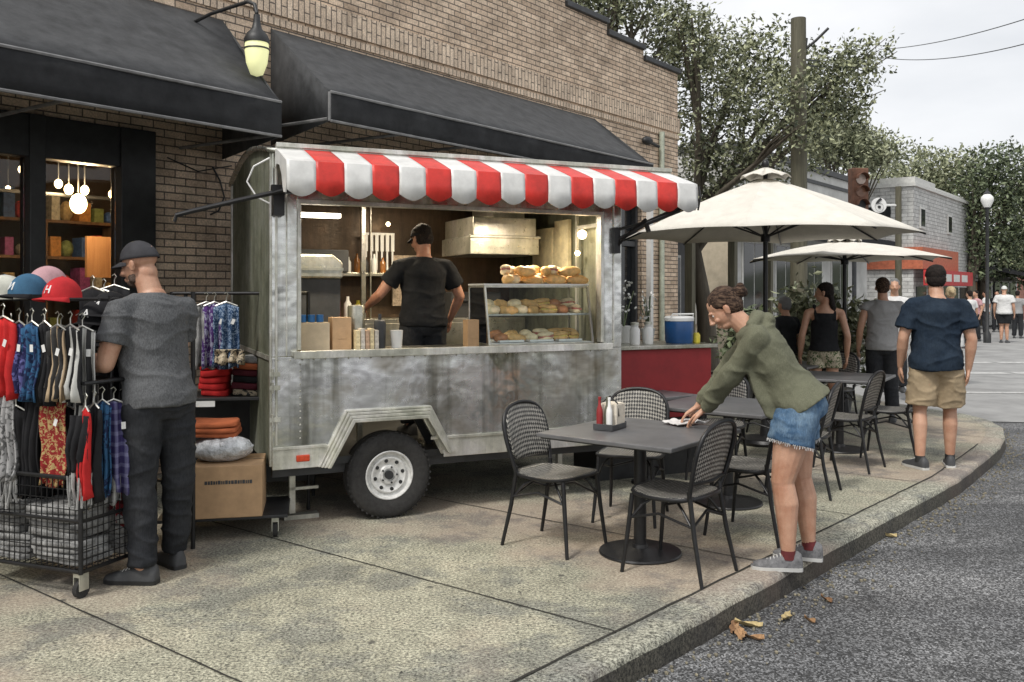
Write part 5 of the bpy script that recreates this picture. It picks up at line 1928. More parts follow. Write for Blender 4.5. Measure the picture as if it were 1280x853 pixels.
BODY = [(-.2, .09, .075, 0), (-.1, .15, .11, -.012), (.02, .168, .122, -.015), (.2, .152, .11, 0), (.38, .138, .098, .004), (.6, .155, .108, .006), (.78, .165, .112, .0), (.88, .125, .092, -.004), (.96, .085, .07, -.006), (1.03, .06, .058, -.004)]
def person(label, loc, rz, J, clothes, skin='skin', w=1.0, lk=1.0, belly=0, voxel=.0085, s=1.0, hair=None, hands=('curl', 'curl'), hcurl=(.4, .4), group=None, chin=1.0, ak=1.0):
    """J: joints in metres, the person looks along local +y"""
    t = thing('person', loc, rz, label, 'person', group)
    for k in J: J[k] = Vector(J[k]) * (s if k not in ('look', 'up', 'hdL', 'hdR', 'hnL', 'hnR') else 1)
    P, N = J['pelvis'], J['neck']
    rp = (J['hipR'] - J['hipL']).normalized(); rc = (J['shR'] - J['shL']).normalized()
    body = [(f, a * w * s, c * w * s + (belly * s * .8 if .1 < f < .5 else 0), sh * s + (belly * s * .5 if .1 < f < .5 else 0)) for f, a, c, sh in BODY]
    b = MB()
    dressed = any(c[0] == 'top' and not (len(c) > 2 and c[2].get('strap')) for c in clothes)
    kk = .9 if dressed else 1
    torso(b, P, N, rp, rc, [(f, a * kk, c * kk, sh) for f, a, c, sh in body])
    for k in 'LR':
        sh, el, wr, hp, kn, an = (J[q + k] for q in ('sh', 'el', 'wr', 'hip', 'kn', 'an'))
        cone(b, N.lerp(sh, .25) - Vector((0, 0, .045 if dressed else .03)), sh - Vector((0, 0, .012 if dressed else 0)), .038 * s if dressed else .050 * s, .042 * w * s if dressed else .05 * w * s)
        cone(b, sh.lerp(el, .05), sh.lerp(el, .45), (.044 if dressed else .052) * w * s * ak, .047 * w * s * ak); cone(b, sh.lerp(el, .45), el, .047 * w * s * ak, .040 * s * ak)
        cone(b, el, el.lerp(wr, .3), .040 * s * ak, .042 * s * ak); cone(b, el.lerp(wr, .3), wr, .042 * s * ak, .026 * s)
        cone(b, hp, hp.lerp(kn, .4), .092 * w * s * lk, .082 * w * s * lk); cone(b, hp.lerp(kn, .4), kn, .082 * w * s * lk, .057 * s * lk)
        bk = (an - kn).cross(rp); bk = bk.normalized() * (-1 if bk.y > 0 else 1)
        m = kn.lerp(an, .3) + bk * .012 * s
        cone(b, kn, m, .055 * s * lk, .060 * s * lk); cone(b, m, an, .060 * s * lk, .037 * s)
        toe = J['toe' + k]
        cone(b, an, an + (toe - an) * .45 - Vector((0, 0, .035 * s)), .035 * s, .020 * s)
        d = J.get('hd' + k, (wr - el)); n_ = J.get('hn' + k, Vector((1 if k == 'R' else -1, 0, 0)))
        sd = 1 if k == 'R' else -1
        hand(b, wr, d, n_, -sd if False else (1 if k == 'L' else -1) * (-1), hcurl[0 if k == 'L' else 1], s * .98)
    hc, look, up = J['head'], J['look'], J.get('up', Vector((0, 0, 1)))
    fN = look.normalized(); uN = (up - fN * up.dot(fN)).normalized()
    cone(b, N - (N - P).normalized() * .03, hc - uN * .055 * s - fN * .02 * s, .062 * s * (w ** .5), .055 * s * (w ** .5))
    X, A = head(b, hc, look, up, s, chin)
    bo = remesh(b, 'body', M[skin], t, voxel, 3)
    if voxel < .009:
        for k in (-1, 1):
            e = MB(); e.ell(X(k * .030, .0715, .004), .0105 * s, A, seg=12, rings=8); e.mi = 1
            e.ell(X(k * .0305, .0788, .001), .0048 * s, A, seg=10, rings=6)
            e.obj('eye', [plain('eye_white', (.6, .58, .55), .2, var=.05, bump=0), M['dark']], t, smooth=180)
    V_ = max(voxel, .0085)
    for c in clothes:
        kind, m = c[0], c[1]
        o_ = c[2] if len(c) > 2 else {}
        inf = o_.get('inf', .016) * s
        b = MB()
        if kind == 'top':
            hem = o_.get('hem', -.05); fl = o_.get('flare', .012) * s
            rr = []
            lo = [r for r in body if r[0] > hem + .04]
            hemr = o_.get('hemw', 1.0)
            hb = min(body, key=lambda r: abs(r[0] - max(hem, -.1)))
            rr.append((hem, (max(.155 * w * s, hb[1]) + inf + fl) * hemr, (max(.118 * w * s, hb[2]) + inf + fl) * hemr, hb[3]))
            for f, a, cc, sh in lo:
                if f < .95:
                    e = inf * (1.3 if f < .6 else 1)
                    if .2 < f < .6: a = max(a, .150 * w * s); 
                    rr.append((f, a + e, cc + e, sh))
            if o_.get('strap'):
                rr = [r for r in rr if r[0] < .78] + [(.84, .13 * w * s, body[6][2] + inf * .6, 0)]
            else:
                rr.append((1.0, .072 * s * (w ** .5) + inf * .2, .070 * s + inf * .2, 0))
            torso(b, P, N, rp, rc, rr)
            for k in 'LR':
                sh, el, wr = J['sh' + k], J['el' + k], J['wr' + k]
                if o_.get('strap'):
                    q = N.lerp(sh, .62)
                    F_ = (N - P).normalized().cross(rc)
                    for sg in (-1, 1):
                        cone(b, P.lerp(N, .80) + (q - N) * .9 + F_ * sg * .085 * w * s, q + (N - P).normalized() * .02 + Vector((0, 0, .035 * s)), .02 * s, .018 * s)
                    continue
                cone(b, N.lerp(sh, .25) - Vector((0, 0, .032 * s)), sh, .054 * s + inf * .4, .054 * w * s + inf * .6)
                sl = o_.get('sleeve', .5)
                if sl > 0:
                    if sl <= 1:
                        b.cyl(sh, sh.lerp(el, sl), .054 * w * s * max(1, ak * .95) + inf * .6, .053 * w * s * max(1, ak * .95) + inf * 1.25, 18)
                    else:
                        cone(b, sh, el, .053 * w * s + inf * .6, .043 * w * s + inf * .8, 'ss', 16)
                        cone(b, el, el.lerp(wr, .8), .043 * w * s + inf * .8, .034 * s + inf * .8, 'sf', 16)
                        cone(b, el.lerp(wr, .8), el.lerp(wr, .95), .034 * s + inf * .6, .032 * s + inf * .6, 'ff', 16)
            if o_.get('hood'):
                F_ = (N - P).normalized().cross(rc); T_ = (N - P).normalized()
                hp_ = [N + rc * (.10 * math.cos(PI * (.02 + .96 * k / 12))) * s - F_ * (.085 * math.sin(PI * (.02 + .96 * k / 12))) * s + T_ * (.012 * math.sin(PI * k / 12)) for k in range(13)]
                b.tube(hp_, [.030 * s + .008 * s * math.sin(PI * k / 12) for k in range(13)], 12)
                b.ell(N - F_ * .10 * s - T_ * .075 * s, (.10 * s, .035 * s, .09 * s), (rc, F_, T_))
                b.ell(N - F_ * .125 * s - T_ * .03 * s, (.085 * s, .03 * s, .035 * s), (rc, F_, T_))
            if o_.get('drape'):
                F_ = (N - P).normalized().cross(rc)
                b.prism([(y * s, z * s) for y, z in o_['drape']], (-.125 * s, 0, 0), (0, 1, 0), (0, 0, 1), (.25 * s, 0, 0))
            remesh(b, o_.get('name', 'shirt'), m, t, V_, 5, o_.get('wr', .006), o_.get('wf', 9))
        elif kind in ('trousers', 'shorts'):
            ln_ = o_.get('len', .8); top = o_.get('top', .13)
            rr = [(-.20, .10 * w * s, .09 * w * s, -.01)] + [(f, a + inf * .7, cc + inf * .7, sh) for f, a, cc, sh in body if -.15 < f < top] + [(top, .158 * w * s + inf * .5, .118 * w * s + inf * .5 + belly * s * .4, -.004)]
            torso(b, P, N, rp, rc, rr)
            for k in 'LR':
                hp, kn, an = J['hip' + k], J['kn' + k], J['an' + k]
                if kind == 'shorts':
                    e = hp.lerp(kn, ln_)
                    cone(b, hp, e, .096 * w * s * lk + inf * .8, (.088 - .012 * ln_) * w * s * lk + inf * 1.5 + o_.get('flare', .0), 'sf', 20)
                else:
                    cone(b, hp, kn, .096 * w * s + inf * .6, .066 * w * s + inf, 'ss', 18)
                    e = kn.lerp(an, o_.get('end', .98))
                    cone(b, kn, e, .066 * w * s + inf, .054 * s + inf * 1.4, 'sf', 18)
                    if o_.get('stack'): b.ell(e + Vector((0, .0, .03)), (.072 * s, .078 * s, .03))
            so_ = remesh(b, kind, m, t, V_, 3, o_.get('wr', .006), o_.get('wf', 8))
            if o_.get('fray'):
                b = MB()
                for k in 'LR':
                    hp, kn = J['hip' + k], J['kn' + k]
                    e = hp.lerp(kn, ln_); tt = (kn - hp).normalized(); ax = tt.orthogonal().normalized(); ay = tt.cross(ax)
                    r0 = (.088 - .012 * ln_) * w * s * lk + inf * 1.5 + o_.get('flare', .0) - .004
                    for q in range(90):
                        a = q * 2 * PI / 90 + random.uniform(-.03, .03)
                        p_ = e + (ax * math.cos(a) + ay * math.sin(a)) * r0 - tt * .004
                        b.tube([p_, p_ + tt * random.uniform(.008, .022) + Vector((random.uniform(-.006, .006), random.uniform(-.006, .006), 0))], .0016, 4)
                b.obj('frayed_hem', whitec, so_)
        elif kind == 'shoes':
            for k in 'LR':
                an, toe = J['an' + k], J['toe' + k]
                fw = (toe - an); fw.z = 0; fw.normalize(); sd = Vector((fw.y, -fw.x, 0)); z0 = an.z - .085 * s
                b = MB(); rings = []; rs2 = []
                for y, hw, h_ in ((-.078, .022, .06), (-.072, .033, .095), (-.05, .040, .112), (-.0, .041, .110), (.035, .041, .096), (.07, .043, .080), (.12, .047, .062), (.165, .042, .052), (.195, .026, .040), (.205, .010, .028)):
                    c_ = Vector((an.x, an.y, z0)) + fw * y * s
                    n = 16; rg = []; r2 = []
                    for i in range(n):
                        a = 2 * PI * i / n
                        x_, z_ = math.cos(a), math.sin(a)
                        rg.append(c_ + sd * (x_ * hw * s) + Vector((0, 0, (.018 if z_ < 0 else .018 + (h_ - .018) * z_ ** .8) * s)))
                        r2.append(c_ + sd * (x_ * (hw + .004) * s) + Vector((0, 0, (.001 if z_ < 0 else .022) * s)))
                    rings.append(rg); rs2.append(r2)
                b.loft(rings)
                so = b.obj('shoe', m, t, smooth=60)
                if voxel < .009:
                    b = MB()
                    for q in range(5):
                        y = .045 + .018 * q; h_ = .093 - .0078 * q
                        c_ = Vector((an.x, an.y, z0)) + fw * y * s
                        b.tube([c_ - sd * .022 * s + Vector((0, 0, (h_ - .008) * s)), c_ + Vector((0, 0, (h_ + .0) * s)), c_ + sd * .022 * s + Vector((0, 0, (h_ - .008) * s))], .0035, 5)
                    b.obj('laces', whitesole, so)
                b = MB(); b.loft(rs2); b.obj('sole', o_.get('sole', M['dark2']), so, smooth=40)
                if o_.get('sock'):
                    b = MB(); b.cyl(an - Vector((0, 0, .02 * s)), an + Vector((0, 0, .030 * s)), .043 * s, .0405 * s, 16); b.obj('sock', o_['sock'], t, smooth=60)
        elif kind == 'cap':
            n = 26; rings = []
            for k in range(9):
                a = (k / 8.12) * PI / 2; rr_ = math.cos(a)
                rings.append([X(.083 * rr_ * math.cos(2 * PI * i / n), -.012 + .104 * rr_ * math.sin(2 * PI * i / n), .027 + .100 * math.sin(a) ** 1.15 + .010 * math.sin(2 * PI * i / n) * rr_) for i in range(n)])
            b.loft(rings)
            for f_ in b.bm.faces[:]:
                if len(f_.verts) > 8 and (f_.calc_center_median() - X(0, 0, .04)).length < .05: b.bm.faces.remove(f_)
            co_ = b.obj('cap', m, t, smooth=60, solid=.003)
            b = MB(); sg = o_.get('brim', 1)
            def br(u, v):
                a = PI * (.5 + (u - .5) * .8)
                y = math.sin(a) * .104 + v * .07 * math.sin(PI * u) ** .6
                return X(.083 * math.cos(a), sg * y - .012, .034 - .018 * v - .02 * (abs(u - .5) * 2) ** 2)
            if sg: b.grid(br, 14, 4); b.obj('brim', o_.get('brimm', m), co_, smooth=60, solid=.003)
            else: b.bm.free()
        elif kind == 'hair':
            E = lambda x, y, z, a, bb, cc: b.ell(X(x, y, z), (a * s, bb * s, cc * s), A, seg=18, rings=12)
            E(0, -.024, .05, .083, .098, .082)
            E(0, -.045, .0, .078, .075, .08)
            if o_.get('long'):
                for q in range(7):
                    E(math.sin(q * 1.3) * .012, -.07 - .004 * q, -.03 - .035 * q, .075 - .004 * q, .035, .04)
            if o_.get('bun'):
                E(0, -.135, .035, .045, .04, .04); E(.02, -.15, .02, .03, .028, .03); E(-.015, -.155, .055, .026, .025, .024)
            if o_.get('short'):
                pass
            remesh(b, 'hair', m, t, max(voxel, .006), 2, 0, strand=.0045, sdir=o_.get('sdir', (5, 1.2, 5)))
        elif kind == 'beard':
            E = lambda x, y, z, a, bb, cc: b.ell(X(x, y, z), (a * s, bb * s, cc * s), A, seg=14, rings=10)
            E(0, .042, -.086, .041, .042, .028); E(-.043, .02, -.062, .012, .032, .030); E(.043, .02, -.062, .012, .032, .030)
            remesh(b, 'beard', m, t, .007, 2, .002, 60)
        else:
            b.bm.free()
    return t, X

hairm = fabric('brown_hair', (.022, .013, .01), (.17, .11, .075), 'hair', 1)
blackhair = fabric('black_hair', (.014, .011, .010), (.04, .03, .026), 'hair', 1)
denim = fabric('denim', (.06, .12, .21), (.22, .32, .42), 'fade', 1.4, .35)
darkjean = fabric('black_jeans', (.024, .026, .030), (.048, .05, .054), 'fade', .8)
khaki = fabric('khaki_cotton', (.36, .28, .18), var=.2)
olive = fabric('olive_fleece', (.135, .138, .092), (.17, .172, .12), 'mottle', 1.0, var=.2)
heather = fabric('charcoal_heather', (.085, .088, .092), (.15, .155, .16), 'mottle', 1.0)
navy = fabric('navy_cotton', (.012, .022, .038), (.03, .045, .065), 'fade', .7, var=.3)
blackc = fabric('black_cotton', (.018, .019, .021), var=.3)
greyc = fabric('grey_cotton', (.34, .34, .34), var=.12)
whitec = fabric('white_cotton', (.68, .68, .67), var=.06)
floral = fabric('floral_cotton', (.50, .44, .33), (.08, .12, .05), None, 1.3)
pinkc = fabric('pink_cotton', (.55, .32, .34), var=.1)
greyshoe = plain('grey_trainer', (.13, .13, .135), .7, var=.5, scale=40)
whitesole = plain('pale_sole', (.55, .55, .53), .6, var=.1)

def stand(h=1.0, stance=.11, arms='hang', sw=.19):
    """upright pose, joints for a 1.78 m figure"""
    J = dict(pelvis=vec(0, 0, .93), neck=vec(0, -.015, 1.48), head=vec(0, .02, 1.63), look=vec(0, 1, 0), up=vec(0, 0, 1),
             hipL=vec(-.09, 0, .90), hipR=vec(.09, 0, .90), knL=vec(-stance, .015, .50), knR=vec(stance, .015, .50), anL=vec(-stance - .01, -.02, .085), anR=vec(stance + .01, -.02, .085),
             shL=vec(-sw, -.01, 1.395), shR=vec(sw, -.01, 1.395), elL=vec(-sw - .07, -.03, 1.12), elR=vec(sw + .07, -.03, 1.12), wrL=vec(-sw - .08, .06, .87), wrR=vec(sw + .08, .06, .87))
    J['toeL'] = J['anL'] + vec(-.03, .18, -.05); J['toeR'] = J['anR'] + vec(.03, .18, -.05)
    return J

# -- woman in the green hoodie wiping the near table
J = stand()
J.update(pelvis=vec(0, -.045, .92), neck=vec(0, .255, 1.375), head=vec(0, .385, 1.475), look=vec(-.06, .80, -.60), up=vec(0, .6, .8),
         hipL=vec(-.085, -.02, .885), hipR=vec(.085, -.02, .885), knL=vec(-.12, .06, .50), knR=vec(.09, -.05, .49), anL=vec(-.135, .03, .085), anR=vec(.10, -.10, .085),
         shL=vec(-.165, .20, 1.315), shR=vec(.165, .22, 1.315), elL=vec(-.05, .36, 1.07), elR=vec(.25, .38, 1.07),
         wrL=vec(.14, .50, .865), wrR=vec(.27, .545, .865), hdL=vec(.35, .75, -.62), hdR=vec(.15, .85, -.6), hnL=vec(0, .3, 1), hnR=vec(0, .3, 1))
J['toeL'] = J['anL'] + vec(-.02, .18, -.05); J['toeR'] = J['anR'] + vec(.02, .18, -.05)
person('woman in an olive hoodie and denim shorts bending to wipe the near table', (1.63, 5.22, 0), R(76), J,
       [('top', olive, dict(hem=-.02, sleeve=2, inf=.022, hood=1, wr=.011, wf=7, flare=.02, name='hoodie', drape=[(.27, 1.20), (.245, 1.08), (.20, .97), (.14, .86), (.08, .84), (.03, .93), (.0, 1.05), (.1, 1.2)])),
        ('shorts', denim, dict(len=.44, inf=.014, top=.26, flare=.008, wr=.007, fray=1)),
        ('hair', hairm, dict(bun=1, sdir=(6, 1.2, 3))),
        ('shoes', greyshoe, dict(sole=whitesole, sock=plain('maroon_sock', (.12, .02, .022), .9)))], w=1.09, lk=1.14, voxel=.0046, hcurl=(.3, .3), chin=.8)
# the cloth under her hands, on the table
b = MB()
def clf(u, v):
    x, y = (u - .5) * .24, (v - .5) * .17
    return (x, y, .012 + .030 * abs(noise.noise(Vector((x * 16, y * 16, 3)))) + .022 * math.exp(-((x / .06) ** 2 + (y / .05) ** 2)) * abs(noise.noise(Vector((x * 30, y * 30, 5)))))
b.grid(clf, 40, 30)
o = b.obj('wiping_cloth', fabric('pale_grey_rag', (.62, .61, .6), var=.1), smooth=180, solid=.006)
o.location = (1.10, 5.69, .739); o.rotation_euler = (0, 0, R(30)); tag(o, 'crumpled pale cloth under the hands of the woman in the green hoodie', 'cloth')

# -- man in the charcoal t-shirt at the clothes stall
J = stand(sw=.195)
J.update(pelvis=vec(-.0, .0, .93), neck=vec(-.0, .055, 1.475), shL=vec(-.19, .045, 1.385), shR=vec(.19, .05, 1.39), head=vec(-.03, .125, 1.625), look=vec(-.35, .9, -.22), elL=vec(-.255, .07, 1.12), elR=vec(.22, .15, 1.13), wrL=vec(-.27, .31, 1.14), wrR=vec(.10, .36, 1.16),
         hdL=vec(.02, 1, .1), hdR=vec(-.3, 1, .1), hnL=vec(-.6, 0, 1), hnR=vec(.6, 0, 1), knL=vec(-.10, .02, .5), knR=vec(.12, .0, .5), anL=vec(-.11, -.03, .085), anR=vec(.15, .08, .085))
J['toeL'] = J['anL'] + vec(-.09, .16, -.05); J['toeR'] = J['anR'] + vec(.03, .18, -.05)
person('man in a charcoal t-shirt, black jeans and dark cap browsing the clothes cart', (-1.96, 4.98, 0), R(56), J,
       [('top', heather, dict(hem=-.08, sleeve=.62, inf=.018, wr=.010, wf=7, flare=.012, name='t_shirt')), ('trousers', darkjean, dict(inf=.012, wr=.010, wf=8, stack=1)),
        ('cap', fm('dark_grey_cap', (.05, .05, .055)), dict(brim=1)), ('beard', fabric('brown_beard', (.07, .045, .032), (.16, .12, .1), 'hair', 1), {}), ('shoes', M['dark2'], dict(sole=M['dark']))],
       w=1.05, s=1.065, belly=.03, voxel=.0052, ak=1.15, hcurl=(.6, .6))

# -- vendor inside the trailer
J = stand(sw=.205)
J.update(look=vec(-.35, .9, -.25), head=vec(-.0, .05, 1.63), elL=vec(-.36, .04, 1.17), elR=vec(.34, .02, 1.15), wrL=vec(-.42, .25, 1.06), wrR=vec(.30, .16, .95), hdL=vec(-.1, 1, -.3), hdR=vec(0, .7, -.8), hnL=vec(-.5, .2, 1), hnR=vec(1, 0, .3))
vp = TW(1.31, .78, .451)
person('vendor in a black t-shirt and black cap seen from behind inside the food trailer', vp, TR, J,
       [('top', blackc, dict(hem=-.05, sleeve=.62, inf=.02, wr=.010, wf=7, name='t_shirt')), ('trousers', darkjean, {}), ('cap', blackc, dict(brim=1)), ('hair', blackhair, {}), ('shoes', M['dark2'], {})],
       w=1.10, s=.95, voxel=.0065, skin='skin2', ak=1.05)

# -- man in the navy t-shirt and khaki shorts
J = stand(sw=.198, stance=.13)
J.update(wrL=vec(-.275, .09, .87), wrR=vec(.255, .0, .86), elL=vec(-.27, -.02, 1.12), elR=vec(.27, -.05, 1.12), anR=vec(.13, .10, .085), anL=vec(-.14, -.06, .085), knR=vec(.125, .08, .5), head=vec(.0, .04, 1.635))
J['toeL'] = J['anL'] + vec(-.09, .15, -.05); J['toeR'] = J['anR'] + vec(.02, .18, -.05)
person('man in a navy t-shirt, khaki shorts and black cap walking away near the kerb', (3.80, 8.04, 0), R(-14), J,
       [('top', navy, dict(hem=-.13, sleeve=.68, inf=.024, wr=.013, wf=6, flare=.02, name='t_shirt')), ('shorts', khaki, dict(len=.88, inf=.02, wr=.010, flare=.012)),
        ('cap', blackc, dict(brim=0)), ('hair', blackhair, {}), ('shoes', M['dark2'], dict(sole=whitesole, sock=M['dark']))],
       w=1.12, s=1.035, belly=.02, voxel=.0062, ak=1.1)

# -- others along the pavement, smaller in the picture
def passer(label, loc, rz, clothes, s=1.0, w=1.0, look=None, skin='skin', vx=.012, arms=None, stance=.1, **k):
    J = stand(stance=stance)
    J['toeL'] = J['anL'] + vec(-.03, .18, -.05)
    if look: J['look'] = Vector(look)
    if arms: J.update(arms)
    return person(label, loc, rz, J, clothes, skin=skin, s=s, w=w, voxel=vx, **k)
passer('woman in a black tank top and floral shorts standing under the smaller umbrella', (3.60, 10.35, 0), R(-10),
       [('top', blackc, dict(hem=.02, strap=1, inf=.018, wr=.004, name='tank_top')), ('shorts', floral, dict(len=.40, inf=.012, top=.1, flare=.02)), ('hair', blackhair, dict(long=1)), ('shoes', M['dark2'], {})],
       s=.96, w=.90, look=(-.85, .3, -.1), vx=.009)
passer('man in a sleeveless grey shirt and dark trousers walking away by the smaller umbrella', (4.52, 10.95, 0), R(-15),
       [('top', greyc, dict(hem=-.1, sleeve=.16, inf=.02, wr=.008, name='shirt')), ('trousers', darkjean, {}), ('hair', hairm, {}), ('shoes', M['dark2'], {})], s=1.0, w=1.06, vx=.010)
sj = stand()
passer('person in black with cropped grey hair sitting up beyond the farthest table', (3.68, 12.1, -.12), R(30),
       [('top', blackc, dict(hem=-.05, sleeve=.6, inf=.02)), ('trousers', blackc, {}), ('hair', fabric('grey_hair', (.2, .2, .2)), {}), ('shoes', M['dark2'], {})], s=.93, w=1.05)
passer('woman in a white and pink top walking beyond the man in the navy shirt', (7.92, 16.2, -.13), R(-20),
       [('top', pinkc, dict(hem=-.05, sleeve=.3)), ('shorts', whitec, dict(len=.5)), ('hair', fabric('blonde_hair', (.42, .33, .2)), dict(bun=1)), ('shoes', M['dark2'], {})], s=1.03)
passer('person in a white shirt between the grey shirt and the navy shirt', (6.05, 14.2, 0), R(160),
       [('top', whitec, dict(hem=-.05, sleeve=.6)), ('trousers', darkjean, {}), ('hair', fabric('grey_hair', (.2, .2, .2)), {}), ('shoes', M['dark2'], {})], s=1.02)
passer('walker in a white t-shirt and black shorts crossing the road far away', (16.45, 30, -.13), R(-35),
       [('top', whitec, dict(hem=-.08, sleeve=.6, inf=.03)), ('shorts', blackc, dict(len=.75, inf=.02)), ('cap', whitec, dict(brim=0)), ('shoes', M['dark2'], {})], s=1.09, w=1.15, vx=.016, stance=.07)
for k, (px, y, c, cn, rz_) in enumerate(((1232, 36, whitec, 'white', 40), (1246, 38, blackc, 'black', 150), (1272, 33, greyc, 'grey', -40), (1220, 31, pinkc, 'pink', 100), (1212, 27, whitec, 'white', 20))):
    lab = ['distant person in white under the far shop awning, left of the crossing walker', 'distant person in black just left of the crossing walker', 'distant person in grey at the right edge behind the crossing walker', 'distant person in pink at the foot of the far awning posts', 'distant person in white nearest the red shop'][k]
    passer(lab, ((px - 640) * y / FPX, y, -.13), R(rz_), [('top', c, dict(hem=-.05, sleeve=.6)), ('trousers', darkjean, {}), ('hair', blackhair, {}), ('shoes', M['dark2'], {})], vx=.022, group='distant people at the far shops')
# ================================================================ TREES
def leaves(name, blobs, n, size, m, parent, seed=1):
    rng = np.random.default_rng(seed)
    bl = np.array([b_[:6] for b_ in blobs], dtype=float)
    vol = bl[:, 3] * bl[:, 4] * bl[:, 5]
    idx = rng.choice(len(bl), n, p=vol ** .75 / (vol ** .75).sum())
    d = rng.normal(size=(n, 3)); d /= np.linalg.norm(d, axis=1)[:, None]
    r = rng.random(n) ** .38
    r *= .85 + .32 * rng.random(n) ** 3
    c = bl[idx, :3] + d * r[:, None] * bl[idx, 3:6]
    # twigs: leaves gather in sprays
    spr = rng.normal(size=(n // 9 + 1, 3)) * size * 1.2
    c = np.repeat(c[::9], 9, axis=0)[:n] + rng.normal(size=(n, 3)) * size * 1.6
    c += np.repeat(spr, 9, axis=0)[:n]
    nr = rng.normal(size=(n, 3)) + np.array([0, 0, .7]); nr /= np.linalg.norm(nr, axis=1)[:, None]
    a = np.cross(nr, rng.normal(size=(n, 3))); a /= np.linalg.norm(a, axis=1)[:, None]
    bb_ = np.cross(nr, a)
    s = size * (.6 + .8 * rng.random(n))[:, None]
    v = np.stack([c - a * s, c + bb_ * s * .45 - nr * s * .12, c + a * s, c - bb_ * s * .45 - nr * s * .12], 1).reshape(-1, 3)
    me = bpy.data.meshes.new(name)
    me.from_pydata(v.tolist(), [], np.arange(n * 4).reshape(-1, 4).tolist())
    return link_mesh(name, me, m, parent)
def tree(loc, blobs, n, size, m, label, trunk_h, r, lean=(0, 0), seed=1, cat='tree', name='street_tree', group='trees along the street', limbs=7):
    t = thing(name, loc, 0, label, cat, group)
    random.seed(seed)
    b = MB()
    top = Vector((lean[0], lean[1], trunk_h))
    pts = [Vector((0, 0, 0)), top * .35 + Vector((.04, 0, 0)), top * .7 + Vector((-.05, .03, 0)), top]
    b.tube(pts, [r * 1.35, r, r * .8, r * .62], 12)
    for k in range(limbs):
        bl = blobs[(k * 3) % len(blobs)]
        e = Vector(bl[:3]) + Vector((random.uniform(-.3, .3), random.uniform(-.3, .3), 0))
        s0 = top * random.uniform(.6, 1)
        mid = s0.lerp(e, .5) + Vector((random.uniform(-.2, .2), random.uniform(-.2, .2), .25))
        b.tube([s0, s0.lerp(mid, .5) + Vector((0, 0, .1)), mid, e], [r * .5, r * .38, r * .28, r * .1], 8)
        for q in range(3):
            f = e + Vector((random.uniform(-.5, .5), random.uniform(-.5, .5), random.uniform(-.1, .35)))
            b.tube([mid, mid.lerp(f, .5) + Vector((0, 0, .08)), f], [r * .2, r * .14, r * .04], 5)
    b.obj('trunk', M['bark'], t, smooth=60)
    leaves('crown', blobs, n, size, m, t, seed)
    return t
def blobs_px(items, loc):
    """(px, py, depth, rx, ry, rz) read off the picture at each clump's own distance"""
    out = []
    for px, py, y, rx, ry, rz in items:
        p = at(px, py, y) - Vector(loc)
        out.append((p.x, p.y, p.z, rx, ry, rz))
    return out
# big tree beyond the corner of the brick building
L = (4.0, 18.2, 0)
tree(L, blobs_px([(885, 90, 18, 1.3, 1.5, 1.0), (935, 70, 18.5, 1.2, 1.4, .8), (900, 160, 18, 1.2, 1.4, .9), (960, 130, 18.3, 1.2, 1.4, 1.0), (1020, 100, 18, 1.1, 1.2, .8), (1055, 90, 18, .8, 1, .55), (1085, 65, 18, .55, .7, .3),
                  (1000, 180, 18.4, 1.1, 1.3, .8), (860, 60, 17.4, .8, 1.2, .7), (930, 215, 18.5, 1.0, 1.2, .6), (985, 110, 15.6, .55, .5, .5), (1010, 165, 15.7, .5, .5, .4), (1060, 130, 18, .6, .8, .5), (880, 215, 18.6, .9, 1.1, .8), (850, 25, 17, .7, 1.0, .4), (1030, 150, 18.2, .7, .9, .5)], L),
     20000, .052, M['leaf'], 'large leafy tree rising beyond the corner of the brick building', 3.4, .17, (-.3, .2), 3, limbs=12)
L = (1.6, 17.6, 0)
tree(L, blobs_px([(745, 0, 17.5, 1.2, 1.2, .8), (800, 10, 17.5, 1.2, 1.2, .7), (700, -35, 17.5, 1.2, 1.2, .7), (830, 45, 17.6, .6, .8, .6), (780, -40, 17.5, 1.3, 1.2, .7)], L),
     6000, .055, M['leaf'], 'tree whose branches hang over the top of the brick parapet', 5.3, .16, (.4, 0), 5, limbs=6)
L = (12.0, 32.5, 0)
tree(L, blobs_px([(1045, 165, 32, 1.3, 1.3, 1.0), (1070, 190, 32, 1.2, 1.3, .9), (1055, 185, 32.5, 1.2, 1.3, .8), (1030, 180, 32, .9, 1, .7), (1095, 190, 32.5, .9, 1, .7)], L),
     8000, .085, M['leafl'], 'pale leafy tree right of the wooden pole, behind the traffic signal', 2.6, .14, (0, 0), 7)
L = (22, 42, 0)
tree(L, blobs_px([(1120, 215, 42, 2.2, 2, 1.3), (1165, 215, 42, 2.2, 2, 1.4), (1200, 235, 42, 2, 2, 1.6), (1150, 240, 43, 2, 2, 1.4)], L), 8000, .11, M['leafl'], 'mid green trees spreading behind the roof of the grey brick shop', 3.5, .2, (0, 0), 9)
L = (20.5, 40, 0)
tree(L, blobs_px([(1245, 205, 40, 1.7, 1.6, 1.0), (1270, 225, 40, 1.6, 1.6, 1.5), (1225, 235, 40, 1.4, 1.6, 1.2), (1255, 270, 40, 2.2, 2, 1.8), (1222, 285, 40, 1.3, 1.5, 1.6), (1280, 300, 40, 1.5, 1.5, 2), (1235, 320, 40, 1.2, 1.4, 1.2)], L),
     10500, .10, M['leafd'], 'tall dark tree at the right edge behind the globe street lamp', 3.2, .22, (0, 0), 11)
L = (27, 46, 0)
tree(L, blobs_px([(1285, 320, 46, 2.5, 2, 1.8), (1260, 335, 46, 2, 2, 1.0), (1300, 260, 46, 2.5, 2, 2.5)], L), 7000, .12, M['leaf'], 'bushy green tree low at the far right edge of the street', 3, .2, (0, 0), 12)
